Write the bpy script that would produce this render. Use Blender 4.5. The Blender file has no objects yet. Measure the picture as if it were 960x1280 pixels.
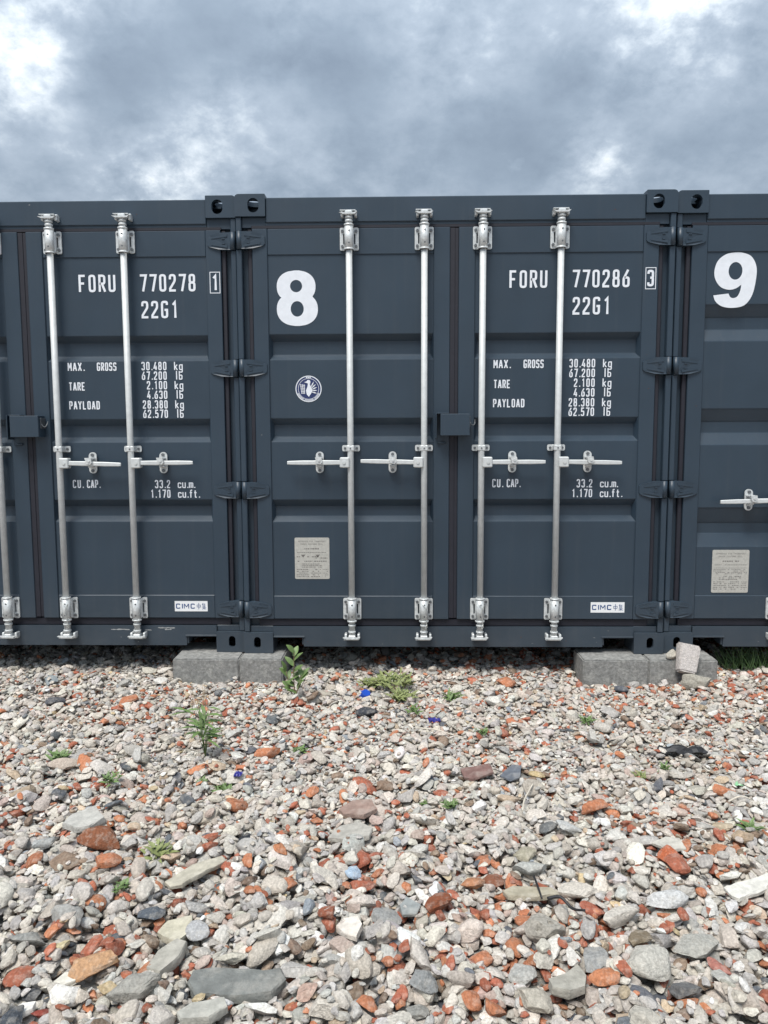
import bpy, bmesh, math, random
import numpy as np
from mathutils import Vector, Matrix
from mathutils.geometry import tessellate_polygon

scn = bpy.context.scene
col = scn.collection

# ---------------------------------------------------------------- camera
CAM = np.array([-0.3069, -4.3816, 1.3997]); YAW, PIT, ROL, FPX = -0.0217, 0.1007, -0.0039, 960.0
FW = np.array([math.sin(YAW)*math.cos(PIT), math.cos(YAW)*math.cos(PIT), -math.sin(PIT)])
_r = np.array([math.cos(YAW), -math.sin(YAW), 0]); _u = np.cross(_r, FW)
RT = _r*math.cos(ROL)+_u*math.sin(ROL); UP = _u*math.cos(ROL)-_r*math.sin(ROL)
cd = bpy.data.cameras.new('camera'); cam = bpy.data.objects.new('camera', cd); col.objects.link(cam)
cam.matrix_world = Matrix(((RT[0], UP[0], -FW[0], CAM[0]), (RT[1], UP[1], -FW[1], CAM[1]), (RT[2], UP[2], -FW[2], CAM[2]), (0, 0, 0, 1)))
cd.sensor_fit = 'VERTICAL'; cd.sensor_height = 36; cd.lens = 27; cd.clip_end = 2000; cd.clip_start = .05
scn.camera = cam
def ray(u, v): return FW+RT*(u-480)/FPX+UP*(640-v)/FPX
def gnd(u, v, z=0.0):
    d = ray(u, v); t = (z-CAM[2])/d[2]; return CAM[0]+t*d[0], CAM[1]+t*d[1]

# ---------------------------------------------------------------- light
scn.view_settings.view_transform = 'Standard'; scn.view_settings.look = 'None'
scn.view_settings.gamma = 1; scn.view_settings.use_curve_mapping = False
scn.view_settings.exposure = 0.6
SUN_EL, SUN_AZ = math.radians(62), math.radians(205)      # azimuth clockwise from +Y: behind the camera, a little left
sd = bpy.data.lights.new('sun', 'SUN'); sun = bpy.data.objects.new('sun', sd); col.objects.link(sun)
sd.energy = 2.7; sd.angle = math.radians(26); sd.color = (1, .96, .9)
sdir = Vector((math.sin(SUN_AZ)*math.cos(SUN_EL), math.cos(SUN_AZ)*math.cos(SUN_EL), math.sin(SUN_EL)))
sun.rotation_euler = sdir.to_track_quat('Z', 'Y').to_euler()
world = bpy.data.worlds.new('World'); scn.world = world; world.use_nodes = True
wt = world.node_tree; wt.nodes.clear()
def WN(t, **k):
    n = wt.nodes.new(t)
    for a, b in k.items(): setattr(n, a, b)
    return n
def wl(a, b): wt.links.new(a, b)
def wm(op, a, b=None, c=None, clamp=False):
    n = WN('ShaderNodeMath', operation=op, use_clamp=clamp)
    for i, x in enumerate((a, b, c)):
        if x is None: continue
        if isinstance(x, (int, float)): n.inputs[i].default_value = x
        else: wl(x, n.inputs[i])
    return n.outputs[0]
sky = WN('ShaderNodeTexSky'); sky.sky_type = 'NISHITA'; sky.sun_disc = False
sky.sun_elevation = SUN_EL; sky.sun_rotation = SUN_AZ
tc = WN('ShaderNodeTexCoord'); sep = WN('ShaderNodeSeparateXYZ'); wl(tc.outputs['Generated'], sep.inputs[0])
zc = wm('MAXIMUM', sep.outputs[2], 0.0); den = wm('ADD', zc, 0.5)
cx = wm('DIVIDE', sep.outputs[0], den); cy = wm('DIVIDE', sep.outputs[1], den)
cmb = WN('ShaderNodeCombineXYZ'); wl(cx, cmb.inputs[0]); wl(cy, cmb.inputs[1])
def noise(scale, detail, rough, dist, off):
    mp = WN('ShaderNodeMapping'); mp.inputs['Location'].default_value = off; wl(cmb.outputs[0], mp.inputs[0])
    n = WN('ShaderNodeTexNoise'); n.inputs['Scale'].default_value = scale; n.inputs['Detail'].default_value = detail
    n.inputs['Roughness'].default_value = rough; n.inputs['Distortion'].default_value = dist; wl(mp.outputs[0], n.inputs[0])
    return n.outputs[0]
n1 = noise(4.2, 8, .55, .0, (3.1, 1.7, 0)); n2 = noise(9.5, 9, .6, .12, (0.3, 5.2, 2))
n3 = noise(24, 8, .62, .15, (7.3, 2.2, 5)); val = wm('ADD', wm('ADD', wm('MULTIPLY', wm('SUBTRACT', n1, .5), 1.1), wm('MULTIPLY', wm('SUBTRACT', n2, .5), .95)), wm('MULTIPLY', wm('SUBTRACT', n3, .5), .62))
# individual thin (bright) and thick (dark) places of the cloud deck
for (u, v, rad, amp) in [(835, 35, 4.2, .46), (900, 12, 3.5, .20), (12, 85, 3.2, .40), (10, 30, 4, .16), (748, 202, 2.0, .46), (790, 130, 3.5, -.22), (185, 240, 3.2, .42), (240, 215, 3, .16), (110, 20, 4.5, .20), (290, 128, 2.8, .28), (350, 40, 2.6, .16), (225, 130, 3, .14), (570, 60, 4, .14), (275, 60, 4.5, -.34), (150, 100, 3.5, -.36), (640, 190, 4.0, -.30), (910, 150, 4, -.20), (60, 200, 4.5, -.16), (440, 180, 6, -.10), (430, 80, 3.5, -.14), (700, 70, 3.5, -.20), (520, 150, 4, -.08), (700, 120, 4, .10), (400, 225, 4, .06)]:
    d = ray(u, v); d = d/np.linalg.norm(d)
    dp = WN('ShaderNodeVectorMath', operation='DOT_PRODUCT'); wl(tc.outputs['Generated'], dp.inputs[0]); dp.inputs[1].default_value = d
    c0 = math.cos(math.radians(rad)); k = wm('DIVIDE', wm('SUBTRACT', dp.outputs['Value'], 1.0), (1-c0))   # 0 at centre, -1 at rad
    wob = wm('ADD', wm('MULTIPLY', wm('SUBTRACT', n2, .5), 2.4), wm('MULTIPLY', wm('SUBTRACT', n3, .5), 2.0))
    g = wm('POWER', 2.718, wm('ADD', wm('MULTIPLY', k, 1.0), wob))
    g = wm('MINIMUM', g, 1.3)
    mask = wm('GREATER_THAN', dp.outputs['Value'], .6)
    val = wm('ADD', val, wm('MULTIPLY', wm('MULTIPLY', g, mask), amp))
v01 = wm('ADD', wm('MULTIPLY', val, .88), .455, clamp=True)
ramp = WN('ShaderNodeValToRGB'); wl(v01, ramp.inputs[0])
el = ramp.color_ramp.elements; el[0].position = 0.0; el[0].color = (.19, .24, .31, 1); el[1].position = 1; el[1].color = (.80, .85, .90, 1)
for p, c in ((.3, (.275, .34, .42, 1)), (.55, (.385, .455, .54, 1)), (.78, (.58, .65, .72, 1))):
    e = el.new(p); e.color = c
lum = wm('ADD', wm('MULTIPLY', zc, 1.0), .62)              # an overcast deck is brighter overhead
cs = WN('ShaderNodeVectorMath', operation='SCALE'); wl(ramp.outputs[0], cs.inputs[0]); wl(wm('MULTIPLY', lum, 9.1), cs.inputs['Scale'])
mix = WN('ShaderNodeMixRGB'); mix.inputs[0].default_value = .94; wl(sky.outputs[0], mix.inputs[1]); wl(cs.outputs[0], mix.inputs[2])
bg = WN('ShaderNodeBackground'); bg.inputs[1].default_value = .1; wl(mix.outputs[0], bg.inputs[0])
wo = WN('ShaderNodeOutputWorld'); wl(bg.outputs[0], wo.inputs[0])

# ---------------------------------------------------------------- materials
def mat(name, c, rough=.5, metal=0., var=.12, vscale=8., bump=.1, bscale=120., bdist=.001, c2=None, attr=None, coord='Object', spec=.5, c2amt=1.):
    m = bpy.data.materials.new(name); m.use_nodes = True; t = m.node_tree; b = t.nodes['Principled BSDF']
    b.inputs['Roughness'].default_value = rough; b.inputs['Metallic'].default_value = metal; b.inputs['Specular IOR Level'].default_value = spec
    co = t.nodes.new('ShaderNodeTexCoord')
    n = t.nodes.new('ShaderNodeTexNoise'); n.inputs['Scale'].default_value = vscale; n.inputs['Detail'].default_value = 6; n.inputs['Roughness'].default_value = .6
    t.links.new(co.outputs[coord], n.inputs[0])
    mr = t.nodes.new('ShaderNodeMapRange'); mr.inputs[1].default_value = .3; mr.inputs[2].default_value = .7; mr.inputs[3].default_value = 1-var; mr.inputs[4].default_value = 1+var
    t.links.new(n.outputs[0], mr.inputs[0])
    vs = t.nodes.new('ShaderNodeVectorMath'); vs.operation = 'SCALE'; t.links.new(mr.outputs[0], vs.inputs['Scale'])
    if attr:
        a = t.nodes.new('ShaderNodeAttribute'); a.attribute_name = attr; src = a.outputs['Color']
    else:
        rg = t.nodes.new('ShaderNodeRGB'); rg.outputs[0].default_value = (*c, 1); src = rg.outputs[0]
    if c2:
        n3 = t.nodes.new('ShaderNodeTexNoise'); n3.inputs['Scale'].default_value = vscale*.35; n3.inputs['Detail'].default_value = 9; n3.inputs['Roughness'].default_value = .7
        t.links.new(co.outputs[coord], n3.inputs[0])
        r3 = t.nodes.new('ShaderNodeMapRange'); r3.inputs[1].default_value = .48; r3.inputs[2].default_value = .68; r3.inputs[4].default_value = c2amt; t.links.new(n3.outputs[0], r3.inputs[0])
        mx = t.nodes.new('ShaderNodeMixRGB'); mx.inputs[2].default_value = (*c2, 1); t.links.new(r3.outputs[0], mx.inputs[0]); t.links.new(src, mx.inputs[1]); src = mx.outputs[0]
    t.links.new(src, vs.inputs[0]); t.links.new(vs.outputs[0], b.inputs['Base Color'])
    if bump:
        nb = t.nodes.new('ShaderNodeTexNoise'); nb.inputs['Scale'].default_value = bscale; nb.inputs['Detail'].default_value = 5; nb.inputs['Roughness'].default_value = .65
        t.links.new(co.outputs[coord], nb.inputs[0])
        bp = t.nodes.new('ShaderNodeBump'); bp.inputs['Strength'].default_value = bump; bp.inputs['Distance'].default_value = bdist
        t.links.new(nb.outputs[0], bp.inputs['Height']); t.links.new(bp.outputs[0], b.inputs['Normal'])
    return m
PAINTC = (.0255, .0435, .0645)
def paint_mat():
    m = mat('slate_paint', PAINTC, .42, 0, .10, 2.2, 0, spec=.5)
    t = m.node_tree; b = t.nodes['Principled BSDF']; co = t.nodes['Texture Coordinate']
    # slight sheet-metal waviness, orange peel, dusty film in roughness
    a = t.nodes.new('ShaderNodeTexNoise'); a.inputs['Scale'].default_value = 3.2; a.inputs['Detail'].default_value = 2
    mp = t.nodes.new('ShaderNodeMapping'); mp.inputs['Scale'].default_value = (1, 1, .35)
    t.links.new(co.outputs['Object'], mp.inputs[0]); t.links.new(mp.outputs[0], a.inputs[0])
    f = t.nodes.new('ShaderNodeTexNoise'); f.inputs['Scale'].default_value = 160; f.inputs['Detail'].default_value = 3; t.links.new(co.outputs['Object'], f.inputs[0])
    b1 = t.nodes.new('ShaderNodeBump'); b1.inputs['Strength'].default_value = .35; b1.inputs['Distance'].default_value = .02; t.links.new(a.outputs[0], b1.inputs['Height'])
    b2 = t.nodes.new('ShaderNodeBump'); b2.inputs['Strength'].default_value = .12; b2.inputs['Distance'].default_value = .001; t.links.new(f.outputs[0], b2.inputs['Height']); t.links.new(b1.outputs[0], b2.inputs['Normal'])
    t.links.new(b2.outputs[0], b.inputs['Normal'])
    base = b.inputs['Base Color'].links[0].from_socket
    sp = t.nodes.new('ShaderNodeSeparateXYZ'); t.links.new(co.outputs['Object'], sp.inputs[0])
    zr = t.nodes.new('ShaderNodeMapRange'); zr.inputs[1].default_value = .0; zr.inputs[2].default_value = .42; zr.inputs[3].default_value = .30; zr.inputs[4].default_value = 0; t.links.new(sp.outputs[2], zr.inputs[0])
    sn = t.nodes.new('ShaderNodeTexNoise'); sn.inputs['Scale'].default_value = 9; sn.inputs['Detail'].default_value = 9; sn.inputs['Roughness'].default_value = .7; t.links.new(co.outputs['Object'], sn.inputs[0])
    m1 = t.nodes.new('ShaderNodeMath'); m1.operation = 'MULTIPLY'; t.links.new(zr.outputs[0], m1.inputs[0]); t.links.new(sn.outputs[0], m1.inputs[1])
    mq = t.nodes.new('ShaderNodeMapping'); mq.inputs['Scale'].default_value = (26, 26, 1.1); t.links.new(co.outputs['Object'], mq.inputs[0])
    st = t.nodes.new('ShaderNodeTexNoise'); st.inputs['Scale'].default_value = 1; st.inputs['Detail'].default_value = 5; t.links.new(mq.outputs[0], st.inputs[0])
    sr = t.nodes.new('ShaderNodeMapRange'); sr.inputs[1].default_value = .56; sr.inputs[2].default_value = .8; sr.inputs[3].default_value = 0; sr.inputs[4].default_value = .06; t.links.new(st.outputs[0], sr.inputs[0])
    ad = t.nodes.new('ShaderNodeMath'); ad.operation = 'ADD'; t.links.new(m1.outputs[0], ad.inputs[0]); t.links.new(sr.outputs[0], ad.inputs[1])
    dm = t.nodes.new('ShaderNodeMixRGB'); dm.inputs[2].default_value = (.16, .155, .14, 1); t.links.new(ad.outputs[0], dm.inputs[0]); t.links.new(base, dm.inputs[1]); t.links.new(dm.outputs[0], b.inputs['Base Color'])
    d = t.nodes.new('ShaderNodeTexNoise'); d.inputs['Scale'].default_value = 5; d.inputs['Detail'].default_value = 8; t.links.new(co.outputs['Object'], d.inputs[0])
    r = t.nodes.new('ShaderNodeMapRange'); r.inputs[3].default_value = .34; r.inputs[4].default_value = .55; t.links.new(d.outputs[0], r.inputs[0]); t.links.new(r.outputs[0], b.inputs['Roughness'])
    return m
M = dict(
    paint=paint_mat(),
    gasket=mat('rubber_gasket', (.013, .0135, .022), .62, 0, .15, 30, .1),
    galv=mat('galvanised_steel', (.58, .60, .60), .5, .12, .09, 30, .06, 260, .001),
    galv2=mat('zinc_plated_steel', (.62, .64, .64), .42, .25, .2, 60, .2, 200, .001),
    bolt=mat('bolt_steel', (.16, .17, .18), .5, .6, .2, 200, .1),
    dark=mat('dark_interior_steel', (.012, .016, .02), .7),
    white=mat('white_lettering', (.74, .77, .82), .5, 0, .05, 30, 0),
    navy=mat('navy_print', (.018, .032, .115), .5, 0, .1, 30, 0),
    blue=mat('blue_print', (.012, .06, .2), .5, 0, .05, 30, 0),
    sticker=mat('white_sticker', (.8, .81, .82), .4, 0, .03, 30, 0),
    alu=mat('aluminium_plate', (.50, .49, .45), .45, .25, .12, 90, .1),
    engr=mat('engraved_print', (.16, .15, .14), .6, 0, .2, 300, 0),
    scuff=mat('bare_scuff', (.30, .31, .31), .7, 0, .3, 80, .1),
    rust=mat('rust_fleck', (.13, .05, .022), .85, 0, .3, 200, .3),
    concrete=mat('concrete_paver', (.235, .235, .225), .92, 0, .34, 60, .9, 170, .004, c2=(.38, .375, .35), c2amt=.8),
    stone=mat('rubble_stone', (1, 1, 1), .92, 0, .30, 120, 1.0, 190, .006, attr='stone_colour', spec=.25, c2=(.52, .475, .41), c2amt=.42),
    slab=mat('slab_stone', (1, 1, 1), .9, 0, .22, 42, .9, 110, .005, attr='stone_colour', spec=.2, c2=(.47, .44, .39), c2amt=.35),
    leaf=mat('weed_leaf', (.12, .19, .06), .55, 0, .3, 40, .2),
    leaf2=mat('yellow_green_leaf', (.21, .24, .09), .6, 0, .3, 40, .2),
    grass=mat('grass_blade', (.05, .1, .025), .6, 0, .3, 20, 0),
    stem=mat('weed_stem', (.16, .12, .07), .7, 0, .2, 40, 0),
    dry=mat('dry_stalk', (.36, .27, .17), .8, 0, .2, 40, 0),
    wood=mat('bleached_wood', (.55, .5, .42), .8, 0, .2, 60, .3),
    blackrub=mat('black_rubber', (.02, .02, .022), .5, 0, .2, 60, .3),
    bluep=mat('blue_plastic', (.015, .07, .42), .35, 0, .15, 40, .2),
    blued=mat('indigo_plastic', (.03, .03, .22), .35, 0, .15, 40, .2),
    greenp=mat('green_plastic', (.25, .5, .28), .4, 0, .2, 40, .2),
    wire=mat('seal_wire', (.6, .62, .6), .4, .4, .1, 40, 0),
)

# ---------------------------------------------------------------- helpers
def link(name, me, m=None, parent=None, smooth=False):
    o = bpy.data.objects.new(name, me); col.objects.link(o)
    if m is not None: me.materials.append(m)
    if parent is not None: o.parent = parent
    return o
def tag(o, label=None, cat=None, group=None, kind=None):
    if label: o['label'] = label
    if cat: o['category'] = cat
    if group: o['group'] = group
    if kind: o['kind'] = kind
    return o
def empty(name, loc, label, cat, group=None):
    o = bpy.data.objects.new(name, None); col.objects.link(o); o.location = loc; o.empty_display_size = .1
    return tag(o, label, cat, group)
class MB:
    def __init__(s, org=(0, 0, 0)): s.bm = bmesh.new(); s.org = org
    def box(s, x0, x1, y0, y1, z0, z1, c=0., rot=None, seg=1):
        r = bmesh.ops.create_cube(s.bm, size=1); vs = r['verts']
        ctr = Vector(((x0+x1)/2, (y0+y1)/2, (z0+z1)/2))
        for v in vs: v.co = Vector((v.co.x*abs(x1-x0), v.co.y*abs(y1-y0), v.co.z*abs(z1-z0)))
        if c:
            es = list({e for v in vs for e in v.link_edges})
            nb = bmesh.ops.bevel(s.bm, geom=es, offset=c, segments=seg, affect='EDGES', profile=.5)
            vs = list({v for f in nb['faces'] for v in f.verts} | {v for v in vs if v.is_valid})
        for v in vs:
            if rot: v.co = rot @ v.co
            v.co += ctr
        return vs
    def cyl(s, p0, p1, r0, r1=None, n=12, cap=True):
        r1 = r0 if r1 is None else r1; p0 = Vector(p0); p1 = Vector(p1); d = (p1-p0).normalized()
        a = d.orthogonal().normalized(); b = d.cross(a); A = []; B = []
        for i in range(n):
            t = 2*math.pi*i/n; w = a*math.cos(t)+b*math.sin(t)
            A.append(s.bm.verts.new(p0+w*r0)); B.append(s.bm.verts.new(p1+w*r1))
        for i in range(n):
            f = s.bm.faces.new((A[i], A[(i+1) % n], B[(i+1) % n], B[i])); f.smooth = True
        if cap: s.bm.faces.new(A[::-1]); s.bm.faces.new(B)
    def tube(s, pts, r, n=6, r1=None):
        pts = [Vector(p) for p in pts]; rings = []
        for i, p in enumerate(pts):
            d = (pts[min(i+1, len(pts)-1)]-pts[max(i-1, 0)]).normalized()
            a = d.orthogonal().normalized() if i == 0 else (a-d*a.dot(d)).normalized()
            b = d.cross(a); rr = r if r1 is None else r+(r1-r)*i/(len(pts)-1)
            rings.append([s.bm.verts.new(p+(a*math.cos(2*math.pi*k/n)+b*math.sin(2*math.pi*k/n))*rr) for k in range(n)])
        for A, B in zip(rings, rings[1:]):
            for k in range(n):
                f = s.bm.faces.new((A[k], A[(k+1) % n], B[(k+1) % n], B[k])); f.smooth = True
        s.bm.faces.new(rings[0][::-1]); s.bm.faces.new(rings[-1])
    def poly(s, pts): return s.bm.faces.new([s.bm.verts.new(p) for p in pts])
    def plate(s, outer, holes, f0, f1, flat=False):
        """outer/holes: 2D loops; f0(a,b)/f1(a,b) give the 3D point of the front / back."""
        loops = [outer]+holes; allp = [p for L in loops for p in L]
        tris = tessellate_polygon([[Vector((p[0], p[1], 0)) for p in L] for L in loops])
        F = [s.bm.verts.new(f0(*p)) for p in allp]
        for t in tris:
            try: s.bm.faces.new([F[i] for i in t])
            except ValueError: pass
        if flat: return
        Bk = [s.bm.verts.new(f1(*p)) for p in allp]
        for t in tris:
            try: s.bm.faces.new([Bk[i] for i in t][::-1])
            except ValueError: pass
        k = 0
        for L in loops:
            n = len(L)
            for i in range(n):
                a, b = k+i, k+(i+1) % n
                s.bm.faces.new((F[a], F[b], Bk[b], Bk[a]))
            k += n
    def build(s, name, m, parent=None, label=None, normals=True):
        if normals: bmesh.ops.recalc_face_normals(s.bm, faces=s.bm.faces)
        me = bpy.data.meshes.new(name)
        o = Vector(s.org)
        for v in s.bm.verts: v.co -= o
        s.bm.to_mesh(me); s.bm.free()
        ob = link(name, me, m, parent)
        if label: ob['label'] = label
        return ob
def fill2d(mb, loops, f3):
    cu = bpy.data.curves.new('tmp', 'CURVE'); cu.dimensions = '2D'; cu.fill_mode = 'BOTH'
    for L in loops:
        sp = cu.splines.new('POLY'); sp.points.add(len(L)-1); sp.use_cyclic_u = True
        for p, q in zip(sp.points, L): p.co = (q[0], q[1], 0, 1)
    o = bpy.data.objects.new('tmp', cu); me = bpy.data.meshes.new_from_object(o)
    V = [mb.bm.verts.new(f3(v.co.x, v.co.y)) for v in me.vertices]
    for p in me.polygons:
        try: mb.bm.faces.new([V[i] for i in p.vertices])
        except ValueError: pass
    bpy.data.objects.remove(o); bpy.data.curves.remove(cu); bpy.data.meshes.remove(me)
def stadium(cx, cy, hw, hh, n=8):
    """rounded slot loop"""
    r = min(hw, hh); out = []
    for (sx, sy, a0) in ((1, 1, 0), (-1, 1, 90), (-1, -1, 180), (1, -1, 270)):
        for k in range(n+1):
            a = math.radians(a0+90*k/n); p = (cx+sx*(hw-r)+r*math.cos(a), cy+sy*(hh-r)+r*math.sin(a))
            if not out or abs(out[-1][0]-p[0])+abs(out[-1][1]-p[1]) > 1e-5: out.append(p)
    if abs(out[0][0]-out[-1][0])+abs(out[0][1]-out[-1][1]) < 1e-5: out.pop()
    return out
def rrect(x0, x1, z0, z1, r, n=3, rs=None):
    rs = rs or (r, r, r, r); out = []
    for (cx, cz, a0, q) in ((x1, z1, 0, rs[0]), (x0, z1, 90, rs[1]), (x0, z0, 180, rs[2]), (x1, z0, 270, rs[3])):
        if q <= 0: out.append((cx, cz)); continue
        ox = cx-q if cx == x1 else cx+q; oz = cz-q if cz == z1 else cz+q
        for k in range(n+1):
            a = math.radians(a0+90*k/n); out.append((ox+q*math.cos(a), oz+q*math.sin(a)))
    return out

# ---------------------------------------------------------------- stroke lettering
G = {
 '0': [[(2,2,3),(8,2,3),(8,22,3),(2,22,3),'c']], '1': [[(3.2,18,0),(6,22,0),(6,1,0)]],
 '2': [[(2,16.5,0),(2,22,3),(8,22,3),(8,14.5,2),(2,4.5,0),(2,2,0),(9,2,0)]],
 '3': [[(2,18,0),(2,22,3),(8,22,3),(8,12.5,2.6),(4.5,12.5,0)],[(4.5,12.5,0),(8,12.5,2.6),(8,2,3),(2,2,3),(2,6,0)]],
 '4': [[(9.5,6.5,0),(1.6,6.5,0),(6.2,23,0)],[(7,13,0),(7,1,0)]], '5': [[(8.6,22,0),(2.6,22,0),(2.4,13,0),(8,14,3),(8,2,3),(2,2,3),(2,5.5,0)]],
 '6': [[(7.2,23,0),(2,11.5,1.5),(2,2,3),(8,2,3),(8,13,3),(3,13,1)]], '7': [[(1,22,0),(8.6,22,0),(4.6,1,0)]],
 '8': [[(2.3,12.4,2.7),(7.7,12.4,2.7),(7.7,22,2.7),(2.3,22,2.7),'c'],[(2,2,3),(8,2,3),(8,12.2,3),(2,12.2,3),'c']],
 'F': [[(2,1,0),(2,22,0),(8.6,22,0)],[(2,12,0),(7.4,12,0)]], 'O': [[(2,2,3),(8,2,3),(8,22,3),(2,22,3),'c']],
 'R': [[(2,1,0),(2,22,0),(8,22,3),(8,11.6,3),(2,11.6,0)],[(5,11.6,0),(8.6,1,0)]], 'U': [[(2,23,0),(2,2,3),(8,2,3),(8,23,0)]],
 'G': [[(8,18,0),(8,22,3),(2,22,3),(2,2,3),(8,2,3),(8,11.5,0),(5,11.5,0)]], 'M': [[(1.5,1,0),(1.5,23,0)],[(1.9,22,0),(5,8,0)],[(5,8,0),(8.1,22,0)],[(8.5,23,0),(8.5,1,0)]],
 'A': [[(1.4,1,0),(4.7,23,0)],[(5.3,23,0),(8.6,1,0)],[(2.8,8,0),(7.2,8,0)]], 'X': [[(1.6,1,0),(8.4,23,0)],[(8.4,1,0),(1.6,23,0)]],
 'S': [[(8,18,0),(8,22,3),(2,22,3),(2,12.3,2.6),(8,12.3,2.6),(8,2,3),(2,2,3),(2,6,0)]], 'T': [[(1,22,0),(9,22,0)],[(5,22,0),(5,1,0)]],
 'E': [[(8.6,22,0),(2,22,0),(2,2,0),(8.6,2,0)],[(2,12,0),(7.4,12,0)]], 'P': [[(2,1,0),(2,22,0),(8,22,3),(8,11,3),(2,11,0)]],
 'Y': [[(1.4,23,0),(5,12,0),(8.6,23,0)],[(5,12.5,0),(5,1,0)]], 'L': [[(2,23,0),(2,2,0),(8.4,2,0)]], 'D': [[(2,2,0),(8,2,3.4),(8,22,3.4),(2,22,0),'c']],
 'C': [[(8,18,0),(8,22,3),(2,22,3),(2,2,3),(8,2,3),(8,6,0)]], 'I': [[(5,23,0),(5,1,0)]], 'N': [[(2,1,0),(2,23,0)],[(2.2,22,0),(7.8,2,0)],[(8,1,0),(8,23,0)]], 'V': [[(1.4,23,0),(4.8,1,0)],[(5.2,1,0),(8.6,23,0)]],
 'k': [[(2,23,0),(2,1,0)],[(2,7,0),(7.8,15.5,0)],[(3.6,9.4,0),(8.2,1,0)]], 'g': [[(8,16.5,0),(8,-5,3),(2.4,-5,2)],[(2,2,3),(8,2,3),(8,15,3),(2,15,3),'c']],
 'l': [[(6,24.5,0),(6,1,0)]], 'b': [[(2,24.5,0),(2,1,0)],[(2,2,0),(7.8,2,2.6),(7.8,13,2.6),(2,13,0)]],
 'c': [[(8,11.5,0),(8,15,3),(2,15,3),(2,2,3),(8,2,3),(8,5.5,0)]], 'u': [[(2,16.5,0),(2,2,3),(8,2,2)],[(8,16.5,0),(8,1,0)]],
 'm': [[(1.4,16.5,0),(1.4,1,0)],[(1.4,13,0),(1.4,15,1.5),(5.4,15,2),(5.4,1,0)],[(5.4,13,0),(5.4,15,1.5),(9.4,15,2),(9.4,1,0)]],
 'f': [[(7.6,22,0),(4.2,22,2),(4.2,1,0)],[(1.8,15,0),(7.2,15,0)]], 't': [[(4.2,21.5,0),(4.2,2,2),(7.4,2,0)],[(1.8,15,0),(7.2,15,0)]],
 '.': [[(4,2.4,0),(6.6,2.4,0)]],
}
def soft(pl):
    closed = pl[-1] == 'c'; P = [p for p in pl if p != 'c']; n = len(P); out = []
    for i, (x, y, r) in enumerate(P):
        if r <= 0 or (not closed and i in (0, n-1)): out.append((x, y)); continue
        p = Vector((x, y)); a = Vector(P[i-1][:2]); b = Vector(P[(i+1) % n][:2])
        da, db = (a-p), (b-p); r1 = min(r, da.length*.5, db.length*.5)
        A = p+da.normalized()*r1; B = p+db.normalized()*r1
        for k in range(5):
            t = k/4; q = A*(1-t)**2+p*2*t*(1-t)+B*t*t
            # pull towards a circular arc
            out.append((q.x+(p.x-q.x)*.12*math.sin(math.pi*t), q.y+(p.y-q.y)*.12*math.sin(math.pi*t)))
    o2 = []
    for p in out:
        if not o2 or abs(p[0]-o2[-1][0])+abs(p[1]-o2[-1][1]) > .05: o2.append(p)
    if closed and abs(o2[0][0]-o2[-1][0])+abs(o2[0][1]-o2[-1][1]) < .05: o2.pop()
    return o2, closed
def strip(mb, pts, closed, w, f3):
    P = [Vector(p) for p in pts]; n = len(P); L = []; Rr = []
    for i in range(n):
        a = P[i-1] if (i > 0 or closed) else None; b = P[(i+1) % n] if (i < n-1 or closed) else None
        d1 = (P[i]-a).normalized() if a is not None else None; d2 = (b-P[i]).normalized() if b is not None else None
        if d1 is None: d1 = d2
        if d2 is None: d2 = d1
        n1 = Vector((-d1.y, d1.x)); n2 = Vector((-d2.y, d2.x)); m = (n1+n2)
        if m.length < .3: m = n1.copy(); k = 1
        else: m.normalize(); k = min(1/max(m.dot(n1), .3), 2.0)
        L.append(P[i]+m*w/2*k); Rr.append(P[i]-m*w/2*k)
    VL = [mb.bm.verts.new(f3(p.x, p.y)) for p in L]; VR = [mb.bm.verts.new(f3(p.x, p.y)) for p in Rr]
    for i in range(n if closed else n-1):
        j = (i+1) % n; mb.bm.faces.new((VR[i], VR[j], VL[j], VL[i]))
def text(mb, s, x, z, h, pitch, y, w=3.0, ww=None, bold=1.0):
    """x left, z baseline; h cap height; pitch per character"""
    ww = ww or pitch*.80; cxp = x
    for ch in s:
        if ch == ' ': cxp += pitch; continue
        adv = pitch
        for k, pl in enumerate(G[ch]):
            pts, cl = soft(pl); yy = y-k*.00012
            xo = cxp
            if ch == '.': xo = cxp-pitch*.18; adv = pitch*.55
            # stroke keeps constant width: work in metric space
            mp = [((px/10)*ww, (pz/24)*h) for px, pz in pts]
            strip(mb, mp, cl, h/24*w*bold, lambda a, b, xo=xo, yy=yy: (xo+a, yy, z+b))
        cxp += adv
    return cxp

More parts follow.
